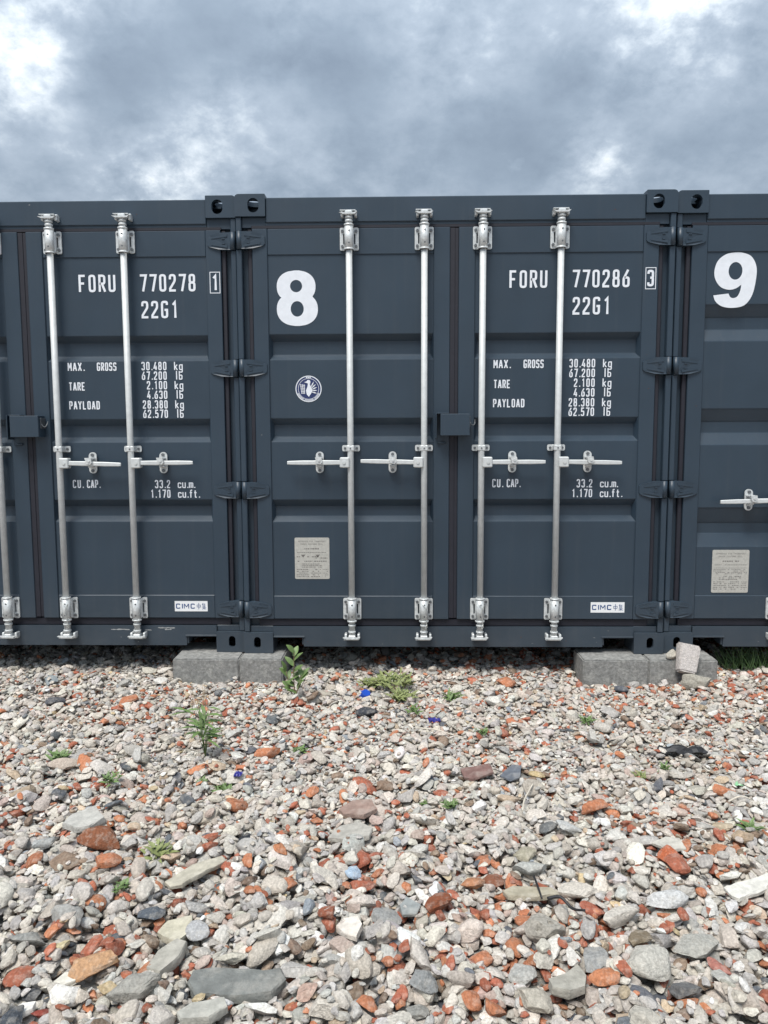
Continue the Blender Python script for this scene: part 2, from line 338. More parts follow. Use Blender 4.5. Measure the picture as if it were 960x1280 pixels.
# ---------------------------------------------------------------- the containers
B0 = .13
XF, XP0, XP1, XG = 1.125, 1.040, .115, .024     # outer frame edge, panel outer, panel inner, gasket half width
ZT, ZL1, ZL2, ZB = 2.538, 2.396, .467, .330
def casting(top, org, s):
    mb = MB(org); x0, x1 = .170, 0.0
    if s < 0: fx = lambda a: -1.2165+a
    else: fx = lambda a: 1.2165-a
    z0, z1 = (2.602, 2.7215) if top else (B0, B0+.122)
    yf = -.012; W = .170; t = .024
    hole = stadium(.104, 2.661, .031, .039) if top else stadium(.078, .192, .020, .034)
    out = rrect(0, W, z0, z1, .0, 4, rs=(0.004, .022 if top else .004, .012 if not top else .004, .004))
    mb.plate(out, [hole], lambda a, b: (fx(a), yf, b), lambda a, b: (fx(a), yf+t, b))
    # top / bottom, inner and outer side walls, back
    zz = (z1-.026, z1-.0005) if top else (z0+.0005, z0+.026)
    hz = stadium(.092, .090, .042, .056)
    mb.plate(rrect(.004, W-.001, yf+t, .166, 0, 1, rs=(0, 0, 0, 0)), [hz], lambda a, b: (fx(a), b, zz[1]), lambda a, b: (fx(a), b, zz[0]))
    oz = (z0+.001, z0+.022) if top else (z1-.022, z1-.001)
    a, b = sorted((fx(.004), fx(W-.001))); mb.box(a, b, yf+t, .166, oz[0], oz[1])
    a, b = sorted((fx(.002), fx(.02))); mb.box(a, b, yf+t, .166, z0+.022, z1-.026)
    a, b = sorted((fx(W-.02), fx(W-.002))); mb.box(a, b, yf+t, .166, z0+.022, z1-.026)
    a, b = sorted((fx(.004), fx(W-.001))); mb.box(a, b, .166, .178, z0+.002, z1-.002)
    return mb
def hinge(org, s, z, rnd):
    mb = MB(org); X = lambda a: s*a
    pts = [(1.204, z-.047), (1.150, z-.047), (1.118, z-.045), (1.062, z-.030), (1.052, z-.020), (1.052, z+.020), (1.062, z+.030), (1.118, z+.045), (1.150, z+.047), (1.204, z+.047)]
    o = mb.plate([(p[0], p[1]) for p in pts], [], lambda a, b: (X(a), -.014 if a > 1.1 else -.008, b), lambda a, b: (X(a), .030, b))
    # raised ribs and a knuckle
    mb.cyl((X(1.194), -.004, z-.048), (X(1.194), -.004, z+.048), .0165, n=14)
    for dz in (-.030, .030):
        mb.plate([(1.165, z+dz-.007), (1.165, z+dz+.007), (1.075, z+dz*.55+.004), (1.075, z+dz*.55-.004)][::-1], [], lambda a, b: (X(a), -.018 if a > 1.1 else -.011, b), lambda a, b: (X(a), .0, b))
    for dz in (-.014, .014):
        a, b = sorted((X(1.135), X(1.152))); mb.box(a, b, -.0175, -.01, z+dz-.003, z+dz+.003)
    return mb
def bracket_mb(org, x, z0, z1):
    mb = MB(org); zc = (z0+z1)/2
    for s in (-1, 1):
        mb.plate(rrect(min(x+s*.020, x+s*.052), max(x+s*.020, x+s*.052), z0, z1, .008), [stadium(x+s*.030, zc, .004, (z1-z0)*.24, 4)], lambda a, b: (a, -.011, b), lambda a, b: (a, -.0005, b))
    mb.box(x-.026, x+.026, -.030, -.004, z0+.004, z1-.004, .006)
    mb.cyl((x, -.045, z0-.006), (x, -.045, z1+.006), .0245, n=18)
    for zz in (z0-.006, z1+.001): mb.cyl((x, -.045, zz), (x, -.045, zz+.008), .027, n=18)
    return mb
def locking_rod(root, org, x, hd, tilt, seal, rnd, hz_=1.243):
    """hd = direction the handle points"""
    yb = -.045
    mb = MB(org); mb.cyl((x, yb, .245), (x, yb, 2.600), .0175, n=20, cap=True)
    for z in (2.556, 2.575, .262, .300): mb.cyl((x, yb, z), (x, yb, z+.010), .0215, n=16)
    rod = mb.build('locking_rod', M['galv'], root)
    for z0, z1 in ((2.414, 2.536), (.332, .456)):
        b = bracket_mb(org, x, z0, z1).build('bearing_bracket', M['galv2'], rod)
    bm = MB(org)
    for z0, z1 in ((2.414, 2.536), (.332, .456)):
        for s in (-1, 1):
            for dz in (.020, z1-z0-.020): bm.cyl((x+s*.038, -.019, z0+dz), (x+s*.038, -.010, z0+dz), .0085, n=6)
        for dz in (.028, z1-z0-.028): bm.cyl((x+.002, -.0702, z0+dz), (x+.002, -.069, z0+dz), .005, n=8)
    for s in (-1, 1): bm.cyl((x+s*.034, -.015, 1.322), (x+s*.034, -.007, 1.322), .0075, n=6)
    bm.cyl((x, -.0665, 1.322), (x, -.062, 1.322), .0045, n=8)
    bm.build('bolts', M['bolt'], rod)['kind'] = 'stuff'
    mg = MB(org); mg.plate(rrect(x-.050, x+.050, 1.305, 1.340, .009), [], lambda a, b: (a, -.0085, b), lambda a, b: (a, -.0005, b))
    mg.box(x-.022, x+.022, -.064, -.004, 1.306, 1.339, .005); mg.build('guide_bracket', M['galv2'], rod)
    for top in (1, 0):
        c = MB(org); zc = 2.603 if top else .236; sg = 1 if top else -1
        c.box(x-.020, x+.020, -.066, -.020, zc-.012, zc+.012, .004)
        c.box(x-.048, x+.038, -.060, -.034, zc+sg*.014-.002, zc+sg*.014+.002, .001)
        c.plate([(x-.052, zc+.000), (x-.030, zc-.009), (x+.034, zc-.009), (x+.047, zc+.003), (x+.03, zc-.001), (x-.03, zc-.001)], [], lambda a, b: (a, -.072, b), lambda a, b: (a, -.050, b))
        c.build('locking_cam', M['galv2'], rod)
        k = MB(org)
        zk = zc
        k.box(x-.044, x-.030, -.044, .0005, zk-.016, zk+.016, .003); k.box(x+.030, x+.044, -.044, .0005, zk-.016, zk+.016, .003)
        k.box(x-.040, x+.040, -.020, .0005, zk+sg*.0205-.003, zk+sg*.0205+.003, .002)
        k.build('cam_keeper', M['galv2'], rod)
    # handle
    h = MB(org); zc = hz_; R = Matrix.Rotation(-tilt*hd, 3, 'Y')
    h.box(x+hd*.006 if hd > 0 else x-.060, x+.060 if hd > 0 else x-.006, -.076, -.028, zc-.029, zc+.029, .005)
    piv = Vector((x+hd*.045, -.058, zc))
    def P(a, y, b): return piv+R @ Vector((a*hd, y, b))
    prof = [(0, .012, .010), (.10, .0135, .009), (.17, .012, .006), (.22, .0125, .006), (.30, .0105, .006), (.312, .009, .005)]
    rings = []
    for a, hz, hy in prof:
        rings.append([h.bm.verts.new(P(a, y, b)) for y, b in ((-hy, -hz*.7), (-hy*.6, -hz), (hy, -hz), (hy, hz), (-hy*.6, hz), (-hy, hz*.7))])
    for A, Bq in zip(rings, rings[1:]):
        for k in range(6): h.bm.faces.new((A[k], A[(k+1) % 6], Bq[(k+1) % 6], Bq[k]))
    h.bm.faces.new(rings[0]); h.bm.faces.new(rings[-1])
    h.cyl((x+hd*.036, -.080, zc), (x+hd*.036, -.070, zc), .009, n=12)
    h.build('rod_handle', M['galv'], rod)
    rx = x+hd*(.178+rnd.uniform(-.004, .004)); k = MB(org)
    k.plate(stadium(rx, zc, .0225, .061, 5), [], lambda a, b: (a, -.010, b), lambda a, b: (a, -.0005, b))
    k.box(rx-.016, rx+.016, -.046, -.008, zc-.026, zc-.014, .003)
    k.box(rx-.017, rx+.017, -.072, -.010, zc+.016, zc+.030, .004)
    k.plate([(rx-.020, zc+.030), (rx-.010, zc-.004), (rx+.012, zc-.008), (rx+.021, zc+.004), (rx+.016, zc+.030)], [], lambda a, b: (a, -.080, b), lambda a, b: (a, -.070, b))
    k.cyl((rx+.003, -.084, zc+.012), (rx+.003, -.076, zc+.012), .007, n=10)
    k.build('handle_retainer', M['galv2'], rod)
    kb = MB(org)
    for dz in (.045, -.045): kb.cyl((rx, -.019, zc+dz), (rx, -.009, zc+dz), .0095, n=6)
    kb.build('bolts', M['bolt'], rod)['kind'] = 'stuff'
    if seal:
        w = MB(org); pts = [(x-.028, -.03, .452), (x-.006, -.074, .430), (x+.020, -.078, .405), (x+.022, -.074, .43), (x+.004, -.078, .385), (x+.012, -.076, .345), (x+.018, -.07, .30), (x+.008, -.07, .29), (x+.016, -.07, .32)]
        w.tube(pts, .0022, 5); w.build('seal_wire', M['wire'], rod)
def door_panel(org, x0, x1, prof, rnd):
    """one pressed sheet: flat fields with three recesses whose bends are rounded"""
    mb = MB(org); yp, D, e = .009, .036, .014; pr = [(ZL1, yp)]
    for (a, b, c, d) in prof:
        m = .004; k = .7
        pr += [(a+m, yp), (a, yp+.0008), (a-m*k, yp+D*.11), (b+m*k, yp+D*.89), (b, yp+D-.0008), (b-m, yp+D), (c+m, yp+D), (c, yp+D-.0008), (c-m*k, yp+D*.89), (d+m*k, yp+D*.11), (d, yp+.0008), (d-m, yp)]
    pr.append((ZL2, yp)); L = []
    for z, y in pr:
        f = (y-yp)/D; L.append([mb.bm.verts.new(p) for p in ((x0, yp, z), (x0+e*f+.002, y, z), (x1-e*f-.002, y, z), (x1, yp, z))])
    for A, B_ in zip(L, L[1:]):
        for k in range(3):
            f = mb.bm.faces.new((A[k], A[k+1], B_[k+1], B_[k])); f.smooth = False
    return mb
EIGHT = None
def big_eight(mb, x, z, y):
    """x,z centre of the character; drawn in source units then scaled"""
    k = .304/207
    L, R_ = [], []
    for i in range(61):
        yy = 323+207*i/60
        def hw(c, ry, rx, ex):
            t = abs(yy-c)/ry
            return rx*(1-t**ex)**(1/ex) if t < 1 else 0
        a = hw(383, 60, 74, 2.25); b = hw(467, 63, 78.5, 2.25)
        xc = 266 if a > b else 269.5
        w = max(a, b)
        if i in (0, 60): w = 8
        L.append(((xc-w-268)*k, (426.5-yy)*k)); R_.append(((xc+w-268)*k, (426.5-yy)*k))
    out = L+R_[::-1]
    h1 = [((266+23*math.cos(t)-268)*k, (426.5-381-23*math.sin(t))*k) for t in [math.tau*i/28 for i in range(28)]]
    h2 = [((269+25*math.cos(t)-268)*k, (426.5-466-29*math.sin(t))*k) for t in [math.tau*i/28 for i in range(28)]]
    fill2d(mb, [out, h1, h2], lambda a, b: (x+a, y, z+b))
def big_nine(mb, x, z, y):
    k = .300/277
    def cr(P, n=6):
        o = []
        for i in range(len(P)-1):
            p0 = Vector(P[max(i-1, 0)]); p1 = Vector(P[i]); p2 = Vector(P[i+1]); p3 = Vector(P[min(i+2, len(P)-1)])
            for j in range(n):
                t = j/n; o.append(.5*((2*p1)+(p2-p0)*t+(2*p0-5*p1+4*p2-p3)*t*t+(3*p1-p0-3*p2+p3)*t**3))
        return o
    A = cr([(444, 545), (456, 575), (490, 600), (545, 608), (605, 594), (643, 540), (659, 450), (655, 395), (630, 352), (592, 335), (552, 331), (500, 341), (460, 374), (445, 425), (453, 468), (480, 503), (520, 517), (556, 511), (584, 492)])
    B = cr([(584, 492), (580, 522), (567, 550), (548, 559), (531, 554), (521, 536)])
    out = [((p[0]-552)*k, (469.5-p[1])*k) for p in A+B+[(521, 536)]]
    h = [((552+35*math.cos(t)-552)*k, (469.5-423-44*math.sin(t))*k) for t in [math.tau*i/28 for i in range(28)]]
    fill2d(mb, [out, h], lambda a, b: (x+a, y, z+b))
def disc(mb, x, z, r, y, n=40, r0=0.):
    if r0:
        for i in range(n):
            t0, t1 = math.tau*i/n, math.tau*(i+1)/n
            mb.poly([(x+r*math.cos(t0), y, z+r*math.sin(t0)), (x+r*math.cos(t1), y, z+r*math.sin(t1)), (x+r0*math.cos(t1), y, z+r0*math.sin(t1)), (x+r0*math.cos(t0), y, z+r0*math.sin(t0))])
    else: mb.poly([(x+r*math.cos(math.tau*i/n), y, z+r*math.sin(math.tau*i/n)) for i in range(n)])
def data_plate(org, x0, x1, z0, z1, door, yp, kind):
    p = MB(org); p.plate(rrect(x0, x1, z0, z1, .008), [], lambda a, b: (a, yp-.0025, b), lambda a, b: (a, yp+.001, b))
    pl = p.build('approval_plate', M['alu'], door, 'grey metal approval plate covered in small print')
    e = MB(org); y = yp-.0029; W = x1-x0; rr = random.Random(kind*7+3)
    def row(s, z, h, xa, pitch): text(e, s, xa, z, h, pitch, y, w=3.2)
    row('APPROVED FOR TRANSPORT', z1-.026, .0085, x0+W*.10, W*.80/22)
    row('UNDER CUSTOMS SEAL', z1-.042, .0085, x0+W*.17, W*.66/18)
    z = z1-.068
    def dash(xa, xb, z, h, fill=.75):
        x = xa
        while x < xb-.003:
            w = rr.uniform(.003, .013)
            w = min(w, xb-x)
            if rr.random() < fill: e.poly([(x, y, z), (x+w, y, z), (x+w, y, z+h), (x, y, z+h)])
            x += w+.003
    dash(x0+W*.28, x1-W*.28, z, .006, .9); z -= .020
    dash(x0+.014, x1-.014, z, .003, .95); z -= .016
    if kind == 0:
        for a in (.24, .66): e.poly([(x0+W*a-.012, y, z+.004), (x0+W*a, y, z-.012), (x0+W*a+.014, y, z+.006)])
        dash(x0+.012, x1-.06, z-.010, .005, .6); dash(x1-.08, x1-.012, z-.018, .006, .95); z -= .036
        dash(x0+.016, x1-.012, z, .005, .95); z -= .016
    else:
        dash(x0+.01, x1-.01, z-.002, .002, 1)
        for q in range(4): dash(x0+.010, x0+W*.48, z-.012-q*.008, .003, .7); dash(x0+W*.52, x1-.010, z-.012-q*.008, .003, .7)
        z -= .052
    for q in range(3): dash(x0+W*.2, x1-W*.2, z-q*.009, .004, .8)
    z -= .032
    for q in range(5):
        if z-q*.0105 < z0+.006: break
        dash(x0+.010, x0+W*.42, z-q*.0105, .004, .85); dash(x0+W*.46, x0+W*.75, z-q*.0105, .004, .75); dash(x0+W*.80, x1-.008, z-q*.0105, .003, .7)
    e.build('plate_print', M['engr'], door)['kind'] = 'stuff'
def container(cx, cy, label, profR, profL, serial, check, number, rods, rnd, seals, emblem=False, plate=None, cimc=False, tx=0.):
    # everything below is drawn with z measured from the ground; org shifts it to the container's base
    root = empty('shipping_container', (cx, cy, B0), label, 'shipping container', 'slate grey shipping containers standing side by side')
    org = (0, 0, B0); P = M['paint']
    for s in (-1, 1):
        for top in (1, 0):
            casting(top, org, s).build('corner_casting', P, root)
            me = root.children if False else None
    h = MB(org); h.box(-1.046, 1.046, .0, .10, 2.570, 2.704, .004); h.box(-1.046, 1.046, .008, .09, 2.556, 2.5702); [h.box(*sorted((q*1.0465, q*1.1805)), .012, .04, 2.545, 2.6015, .002) for q in (-1, 1)]; h.build('door_header', P, root)
    # sill with two pockets next to the castings
    s = MB(org); zs0, zs1, zp = .167, .286, .221
    out = [(-1.046, zs1), (-1.046, zp), (-.868, zp), (-.868, zs0), (.868, zs0), (.868, zp), (1.046, zp), (1.046, zs1)]
    s.plate(out, [], lambda a, b: (a, .0, b), lambda a, b: (a, .008, b))
    s.box(-.868, .868, .0085, .11, zs0+.002, zs0+.010); s.box(-1.045, 1.045, .0085, .11, zs1-.010, zs1-.002)
    for sx in (-1, 1):
        a, b = sorted((sx*.862, sx*1.045)); s.box(a, b, -.006, .0775, zp+.0002, zp+.009, .001)
        a, b = sorted((sx*.868, sx*.878)); s.box(a, b, .0085, .11, zs0+.0102, zp)
    [s.box(*sorted((q*1.0465, q*1.1805)), .012, .04, .2525, .2860, .002) for q in (-1, 1)]; s.build('door_sill', P, root)
    # corner posts: a narrow front strip, a recess, and the post behind it
    for sx in (-1, 1):
        p = MB(org)
        a, b = sorted((sx*1.182, sx*1.213))
        zs = [.2525, .338, .434, 1.035, 1.131, 1.727, 1.823, 2.427, 2.523, 2.6015]
        for z0, z1 in zip(zs[0::2], zs[1::2]): p.box(a, b, -.004, .0395, z0+.001, z1-.001, .004)
        a, b = sorted((sx*1.128, sx*1.207)); p.box(a, b, .040, .17, .2525, 2.6015)
        p.build('corner_post', P, root)
    # box body
    body = MB(org)
    for sx in (-1, 1):
        x = sx*1.180; n = 22; y0 = .171; L = 5.71; st = L/n
        pts = []
        for i in range(n): pts += [(x, y0+st*(i+.0)), (x, y0+st*(i+.35)), (x-sx*.036, y0+st*(i+.5)), (x-sx*.036, y0+st*(i+.85))]
        pts.append((x, y0+L))
        for a, b in zip(pts, pts[1:]): body.poly([(a[0], a[1], .30), (b[0], b[1], .30), (b[0], b[1], 2.66), (a[0], a[1], 2.66)])
        a, b = sorted((sx*1.12, sx*1.207)); body.box(a, b, .18, 5.88, .165, .31, .003); body.box(a, b, .18, 5.88, 2.65, 2.705, .003)
        body.box(a, b, 5.8805, 6.05, B0, 2.72, .003)
    body.box(-1.16, 1.16, 5.95, 6.0, .17, 2.70)
    body.build('side_wall', P, root)
    r = MB(org); r.box(-1.11, 1.11, .101, 5.94, 2.682, 2.694); r.build('roof', P, root)
    f = MB(org); f.box(-1.11, 1.11, .112, 5.94, .262, .296)
    for i in range(16): f.box(-1.115, 1.115, .30+i*.35, .345+i*.35, .170, .2615)
    f.build('underframe', M['dark'], root)
    ga = MB(org)
    ga.box(-1.128, 1.128, .007, .05, ZT+.001, 2.5555, .002); ga.box(-1.128, 1.128, .016, .05, .2865, ZB-.001, .003)
    for sx in (-1, 1):
        a, b = sorted((sx*(XF+.001), sx*(XF+.026))); ga.box(a, b, .014, .0392, ZB, ZT, .004)
    ga.build('door_gasket', M['gasket'], root)
    lip = MB(org); lip.box(-XG+.0008, .004, .006, .046, ZB+.006, ZT-.003, .001); lip.box(.0042, XG-.0008, .009, .046, ZB+.006, ZT-.003, .001); lip.build('centre_gasket', M['gasket'], root)
    for side in (-1, 1):
        d = MB(org); a = lambda u, v: sorted((side*u, side*v))
        x0, x1 = a(XG, XP1); d.box(x0, x1, 0, .05, ZB, ZT, .003); x0, x1 = a(XP0, XF); d.box(x0, x1, 0, .05, ZB, ZT, .003)
        x0, x1 = a(XP1+.0005, XP0-.0005); d.box(x0, x1, .003, .05, ZL1, ZT-.0005, .003); d.box(x0, x1, .003, .05, ZB+.0005, ZL2, .003)
        door = d.build('container_door', P, root)
        prof = profR if side > 0 else profL
        x0, x1 = a(XP1, XP0); door_panel(org, x0, x1, prof, rnd).build('door_panel', P, door)
        for z in (2.475, 1.775, 1.083, .386): hinge(org, side, z, rnd).build('hinge', P, door)
        yp = .009-.0008
        if side > 0 and serial:
            t = MB(org); yt = .0072
            text(t, 'FORU', tx+.303, 2.204, .101, .0565, yt, 3.0, ww=.046); t.build('owner_code', M['white'], door, 'white lettering FORU')
            t = MB(org); text(t, serial, tx+.651, 2.204, .101, .0553, yt, 3.0, ww=.045); t.build('serial_number', M['white'], door, 'white number '+serial)
            t = MB(org); text(t, '22G1', tx+.655, 2.057, .101, .0560, yt, 3.0, ww=.046); t.build('size_code', M['white'], door, 'white code 22G1')
            t = MB(org); yf = -.0015; text(t, check, tx+1.062, 2.207, .092, .045, yf, 3.3, ww=.040)
            for (xa, xb, za, zb) in ((1.053, 1.112, 2.193, 2.197), (1.053, 1.112, 2.307, 2.311), (1.053, 1.057, 2.1971, 2.3069), (1.108, 1.112, 2.1971, 2.3069)):
                t.poly([(tx+xa, yf, za), (tx+xb, yf, za), (tx+xb, yf, zb), (tx+xa, yf, zb)])
            t.build('check_digit', M['white'], door, 'white boxed check digit '+check)
            h = .049
            for items in ((('MAX.', .222, 1.766, .0290, .0245), ('GROSS', .390, 1.766, .0235, .0195)), (('TARE', .224, 1.655, .0245, .0205),), (('PAYLOAD', .221, 1.548, .0262, .0212),), (('CU.', .221, 1.096, .0275, .0215), ('CAP.', .304, 1.096, .0235, .0200))):
                for s_, xx, zz, pp, wq in items: t = MB(org); text(t, s_, tx+xx, zz, h, pp, yt, 3.4, ww=wq); t.build('caption', M['white'], door, 'white caption '+s_)
            dg = .0272; wd = .0215
            for s_, z, u in (('30.480', 1.768, 'kg'), ('67.200', 1.714, 'lb'), ('2.100', 1.660, 'kg'), ('4.630', 1.606, 'lb'), ('28.380', 1.551, 'kg'), ('62.570', 1.498, 'lb'), ('33.2', 1.094, 'cu.m.'), ('1.170', 1.038, 'cu.ft.')):
                t = MB(org); n = sum(.55 if c == '.' else 1 for c in s_); text(t, s_, tx+.797-n*dg, z, h, dg, yt, 3.3, ww=wd)
                t.build('value', M['white'], door, 'white value '+s_); t = MB(org)
                text(t, u, tx+.832, z, h, .0285 if u == 'kg' else .026, yt, 3.0, ww=.025)
                t.build('unit', M['white'], door, 'white unit '+u)
        if side > 0 and cimc:
            c = MB(org); xa, xb, za, zb = tx+.796, tx+.990, .370, .431
            c.plate([(xa, za), (xb, za), (xb, zb), (xa, zb)], [], lambda p, q: (p, .0018, q), lambda p, q: (p, .0032, q)); st = c.build('maker_sticker', M['sticker'], door, 'white maker sticker with blue letters')
            t = MB(org); yt = .0014;  text(t, 'C', xa+.004, za+.016, .030, .03, yt, 4.8, ww=.032); text(t, 'I', xa+.0305, za+.016, .030, .03, yt, 4.8, ww=.030); text(t, 'M', xa+.051, za+.016, .030, .03, yt, 3.8, ww=.037); text(t, 'C', xa+.090, za+.016, .030, .03, yt, 4.8, ww=.032)
            # two characters right of the letters
            def ln(pts, w=.0032): strip(t, pts, False, w, lambda p, q: (p, yt-.0002, q))
            ox, oz = xa+.130, za+.012
            ln([(ox+.002, oz+.014), (ox+.022, oz+.014), (ox+.022, oz+.026), (ox+.002, oz+.026), (ox+.002, oz+.0125)], .0026); t.poly([(ox+.0105, yt, oz), (ox+.0135, yt, oz), (ox+.0135, yt, oz+.038), (ox+.0105, yt, oz+.038)])
            ox += .030
            ln([(ox+.008, oz+.038), (ox+.002, oz+.028)], .0024); ln([(ox+.006, oz+.032), (ox+.006, oz+.013)], .0024)
            for q in (.031, .025, .019, .0135): t.poly([(ox+.0075, yt, oz+q), (ox+.022, yt, oz+q), (ox+.022, yt, oz+q+.002), (ox+.0075, yt, oz+q+.002)])
            t.poly([(ox+.0138, yt+.0002, oz+.014), (ox+.0158, yt+.0002, oz+.014), (ox+.0158, yt+.0002, oz+.034), (ox+.0138, yt+.0002, oz+.034)])
            t.poly([(ox, yt, oz+.0085), (ox+.026, yt, oz+.0085), (ox+.026, yt, oz+.0105), (ox, yt, oz+.0105)])
            t.poly([(ox+.0120, yt-.0004, oz-.002), (ox+.0142, yt-.0004, oz-.002), (ox+.0142, yt-.0004, oz+.0125), (ox+.0120, yt-.0004, oz+.0125)])
            ln([(ox+.012, oz+.008), (ox+.002, oz)], .0022); ln([(ox+.014, oz+.008), (ox+.024, oz)], .0022)
            t.build('sticker_print', M['blue'], door)
        if side < 0 and number:
            t = MB(org)
            if number == '8': big_eight(t, -.880, 2.160, .0072)
            else: big_nine(t, -.880, 2.243, .0072)
            t.build('door_number', M['white'], door, 'large white door number '+number)
        if side < 0 and plate: data_plate(org, *plate, door, .009, 0 if number == '8' else 1)
        if side < 0 and emblem:
            ex, ez, R = -.821, 1.658, .074
            e = MB(org); disc(e, ex, ez, R*.93, .0078); e.build('emblem_disc', M['navy'], door, 'round navy emblem with a white bird figure')
            e = MB(org); y = .0070
            disc(e, ex, ez, R, y, r0=R*.93); disc(e, ex, ez, R*.80, y-.0001, r0=R*.77)
            # generic bird with a raised wing over a shield-like body
            def pg(pts, k=0): e.plate([(ex+p[0]*R, ez+p[1]*R) for p in pts], [], lambda a_, b_: (a_, y-.0003-.0001*k, b_), None, flat=True)
            pg([(-.34, .50), (-.16, .56), (-.06, .68), (.10, .66), (.16, .52), (.10, .34), (.22, .10), (.30, -.16), (.16, -.40), (.02, -.60), (-.14, -.42), (-.20, -.12), (-.08, .16), (-.04, .40), (-.18, .46)])
            for q in range(5):                                    # feathers of the raised wing, fanned to the right
                a0 = math.radians(62-q*19); L_ = .66-.03*q; c_, s_ = math.cos(a0), math.sin(a0); o_ = (.12, -.02-q*.05)
                pg([(o_[0]-s_*.02, o_[1]+c_*.02), (o_[0]+c_*L_*.7-s_*.055, o_[1]+s_*L_*.7+c_*.055), (o_[0]+c_*L_, o_[1]+s_*L_), (o_[0]+c_*L_*.6+s_*.035, o_[1]+s_*L_*.6-c_*.035)], q+1)
            for q in range(6):                                    # lines of a net on the left
                pg([(-.66+q*.02, .34-q*.13), (-.26, .26-q*.11), (-.26, .22-q*.11), (-.66+q*.02, .31-q*.13)], q+1)
            for q in range(3): pg([(-.62+q*.13, .36), (-.58+q*.13, .36), (-.50+q*.11, -.38), (-.54+q*.11, -.38)], q+7)
            for q in range(26):                                   # ring of tiny letters
                t_ = math.radians(205+q*130/25); c_, s_ = math.cos(t_), math.sin(t_)
                if q in (8, 18): continue
                w = .026; pg([(c_*.82-s_*w, s_*.82+c_*w), (c_*.92-s_*w, s_*.92+c_*w), (c_*.92+s_*w, s_*.92-c_*w), (c_*.82+s_*w, s_*.82-c_*w)], 8)
            for q in range(3): pg([(-.18+q*.13, .80), (-.08+q*.13, .80), (-.08+q*.13, .90), (-.18+q*.13, .90)], 9)
            e.build('emblem_print', M['white'], door)
    for k, (x, hd) in enumerate(rods): locking_rod(root, org, x, hd, math.radians(rnd.uniform(-1.6, 1.6)), k in seals, rnd, 1.022 if number == '9' else 1.243)
    # padlock box on the right door, reaching over the gap, and its hook plate on the left door
    b = MB(org); b.box(-.078, .084, -.084, -.078, 1.392, 1.512, .002); b.box(-.078, .084, -.0778, -.0005, 1.5065, 1.512, .001); b.box(.0785, .084, -.0778, -.0005, 1.392, 1.5063, .001)
    b.box(-.078, -.0725, -.0778, -.030, 1.392, 1.5063, .001); b.box(-.078, .05, -.0778, -.0015, 1.392, 1.3975, .001)
    lb = b.build('lock_box', P, root)
    c = MB(org); c.box(-.104, -.099, -.070, .0, 1.378, 1.516, .001); c.box(-.0988, -.03, -.055, .0, 1.5135, 1.5185, .001); c.box(-.095, -.045, -.012, .0, 1.345, 1.357, .004); c.build('lock_box_catch', P, root)
    w = MB(org); w.tube([(.087, -.05, 1.47), (.094, -.052, 1.455), (.106, -.05, 1.448), (.116, -.046, 1.458), (.117, -.03, 1.48)], .0028, 6); w.box(.085, .089, -.06, -.0, 1.44, 1.50, .001); w.build('lock_box_hook', M['bolt'], root)
    # small chips in the paint
    for nm, mt, n in (('paint_chip', M['scuff'], 7), ('rust_fleck', M['rust'], 9)):
        t = MB(org)
        for i in range(n):
            q = rnd.random()
            if q < .5: x = rnd.uniform(-1, 1); z = rnd.uniform(.175, .275); y = -.0006
            elif q < .75: x = rnd.uniform(-.95, .95); z = rnd.uniform(2.62, 2.695); y = -.0006
            else: x = rnd.choice((-1, 1))*rnd.uniform(1.06, 1.11); z = rnd.uniform(.4, 2.4); y = -.0006
            if abs(x) > .86 and z < .23: continue
            a_ = rnd.uniform(.002, .009)*(1 if nm == 'paint_chip' else .7); bb = rnd.uniform(.001, .0025)
            t.poly([(x+a_*math.cos(k)*rnd.uniform(.5, 1.1), y, z+bb*math.sin(k)*rnd.uniform(.5, 1.3)) for k in [i_*math.tau/8 for i_ in range(8)]])
        t.build(nm+'s', mt, root)['kind'] = 'stuff'
    return root
PA = [(1.962, 1.926, 1.850, 1.822), (1.492, 1.456, 1.388, 1.360), (1.028, .990, .930, .901)]
PB = [(2.112, 2.046, 1.978, 1.912), (1.537, 1.466, 1.401, 1.334), (.976, .887, .825, .751)]
RODS = ((-.582, -1), (-.168, -1), (.153, 1), (.578, 1))
random.seed(4); rnd = random.Random(11)
C8 = container(-.006, 0, 'slate grey container with white number 8 on its left door and round navy emblem', PA, PA, '770286', '3', '8', RODS, rnd, (1, 2), emblem=True, plate=(-.914, -.713, .566, .808), cimc=True)
C7 = container(-2.436, .022, 'slate grey container at the left edge with serial number 770278', PA, PA, '770278', '1', None, ((-.582, -1), (-.166, -1), (.180, 1), (.592, 1)), rnd, (2,), cimc=True, tx=.006)
C9 = container(2.430, .018, 'slate grey container with white number 9, cut off by the right edge', PB, PB, None, None, '9', RODS, rnd, (), plate=(-.945, -.735, .483, .732))
sc = MB((0, 0, B0))
for (xa, xb, z) in ((.42, .53, .262), (.62, .66, .258), (.70, .80, .272), (.74, .78, .262)):
    n = 14; up = [(xa+(xb-xa)*i/n, z+random.uniform(.001, .005)) for i in range(n+1)]; dn = [(xa+(xb-xa)*i/n, z-random.uniform(.001, .005)) for i in range(n, -1, -1)]
    sc.plate(up+dn, [], lambda a, b: (a, -.0008, b), None, flat=True)
sc.build('paint_scrapes', M['scuff'], C7, 'pale scrape marks along the lower sill')['kind'] = 'stuff'

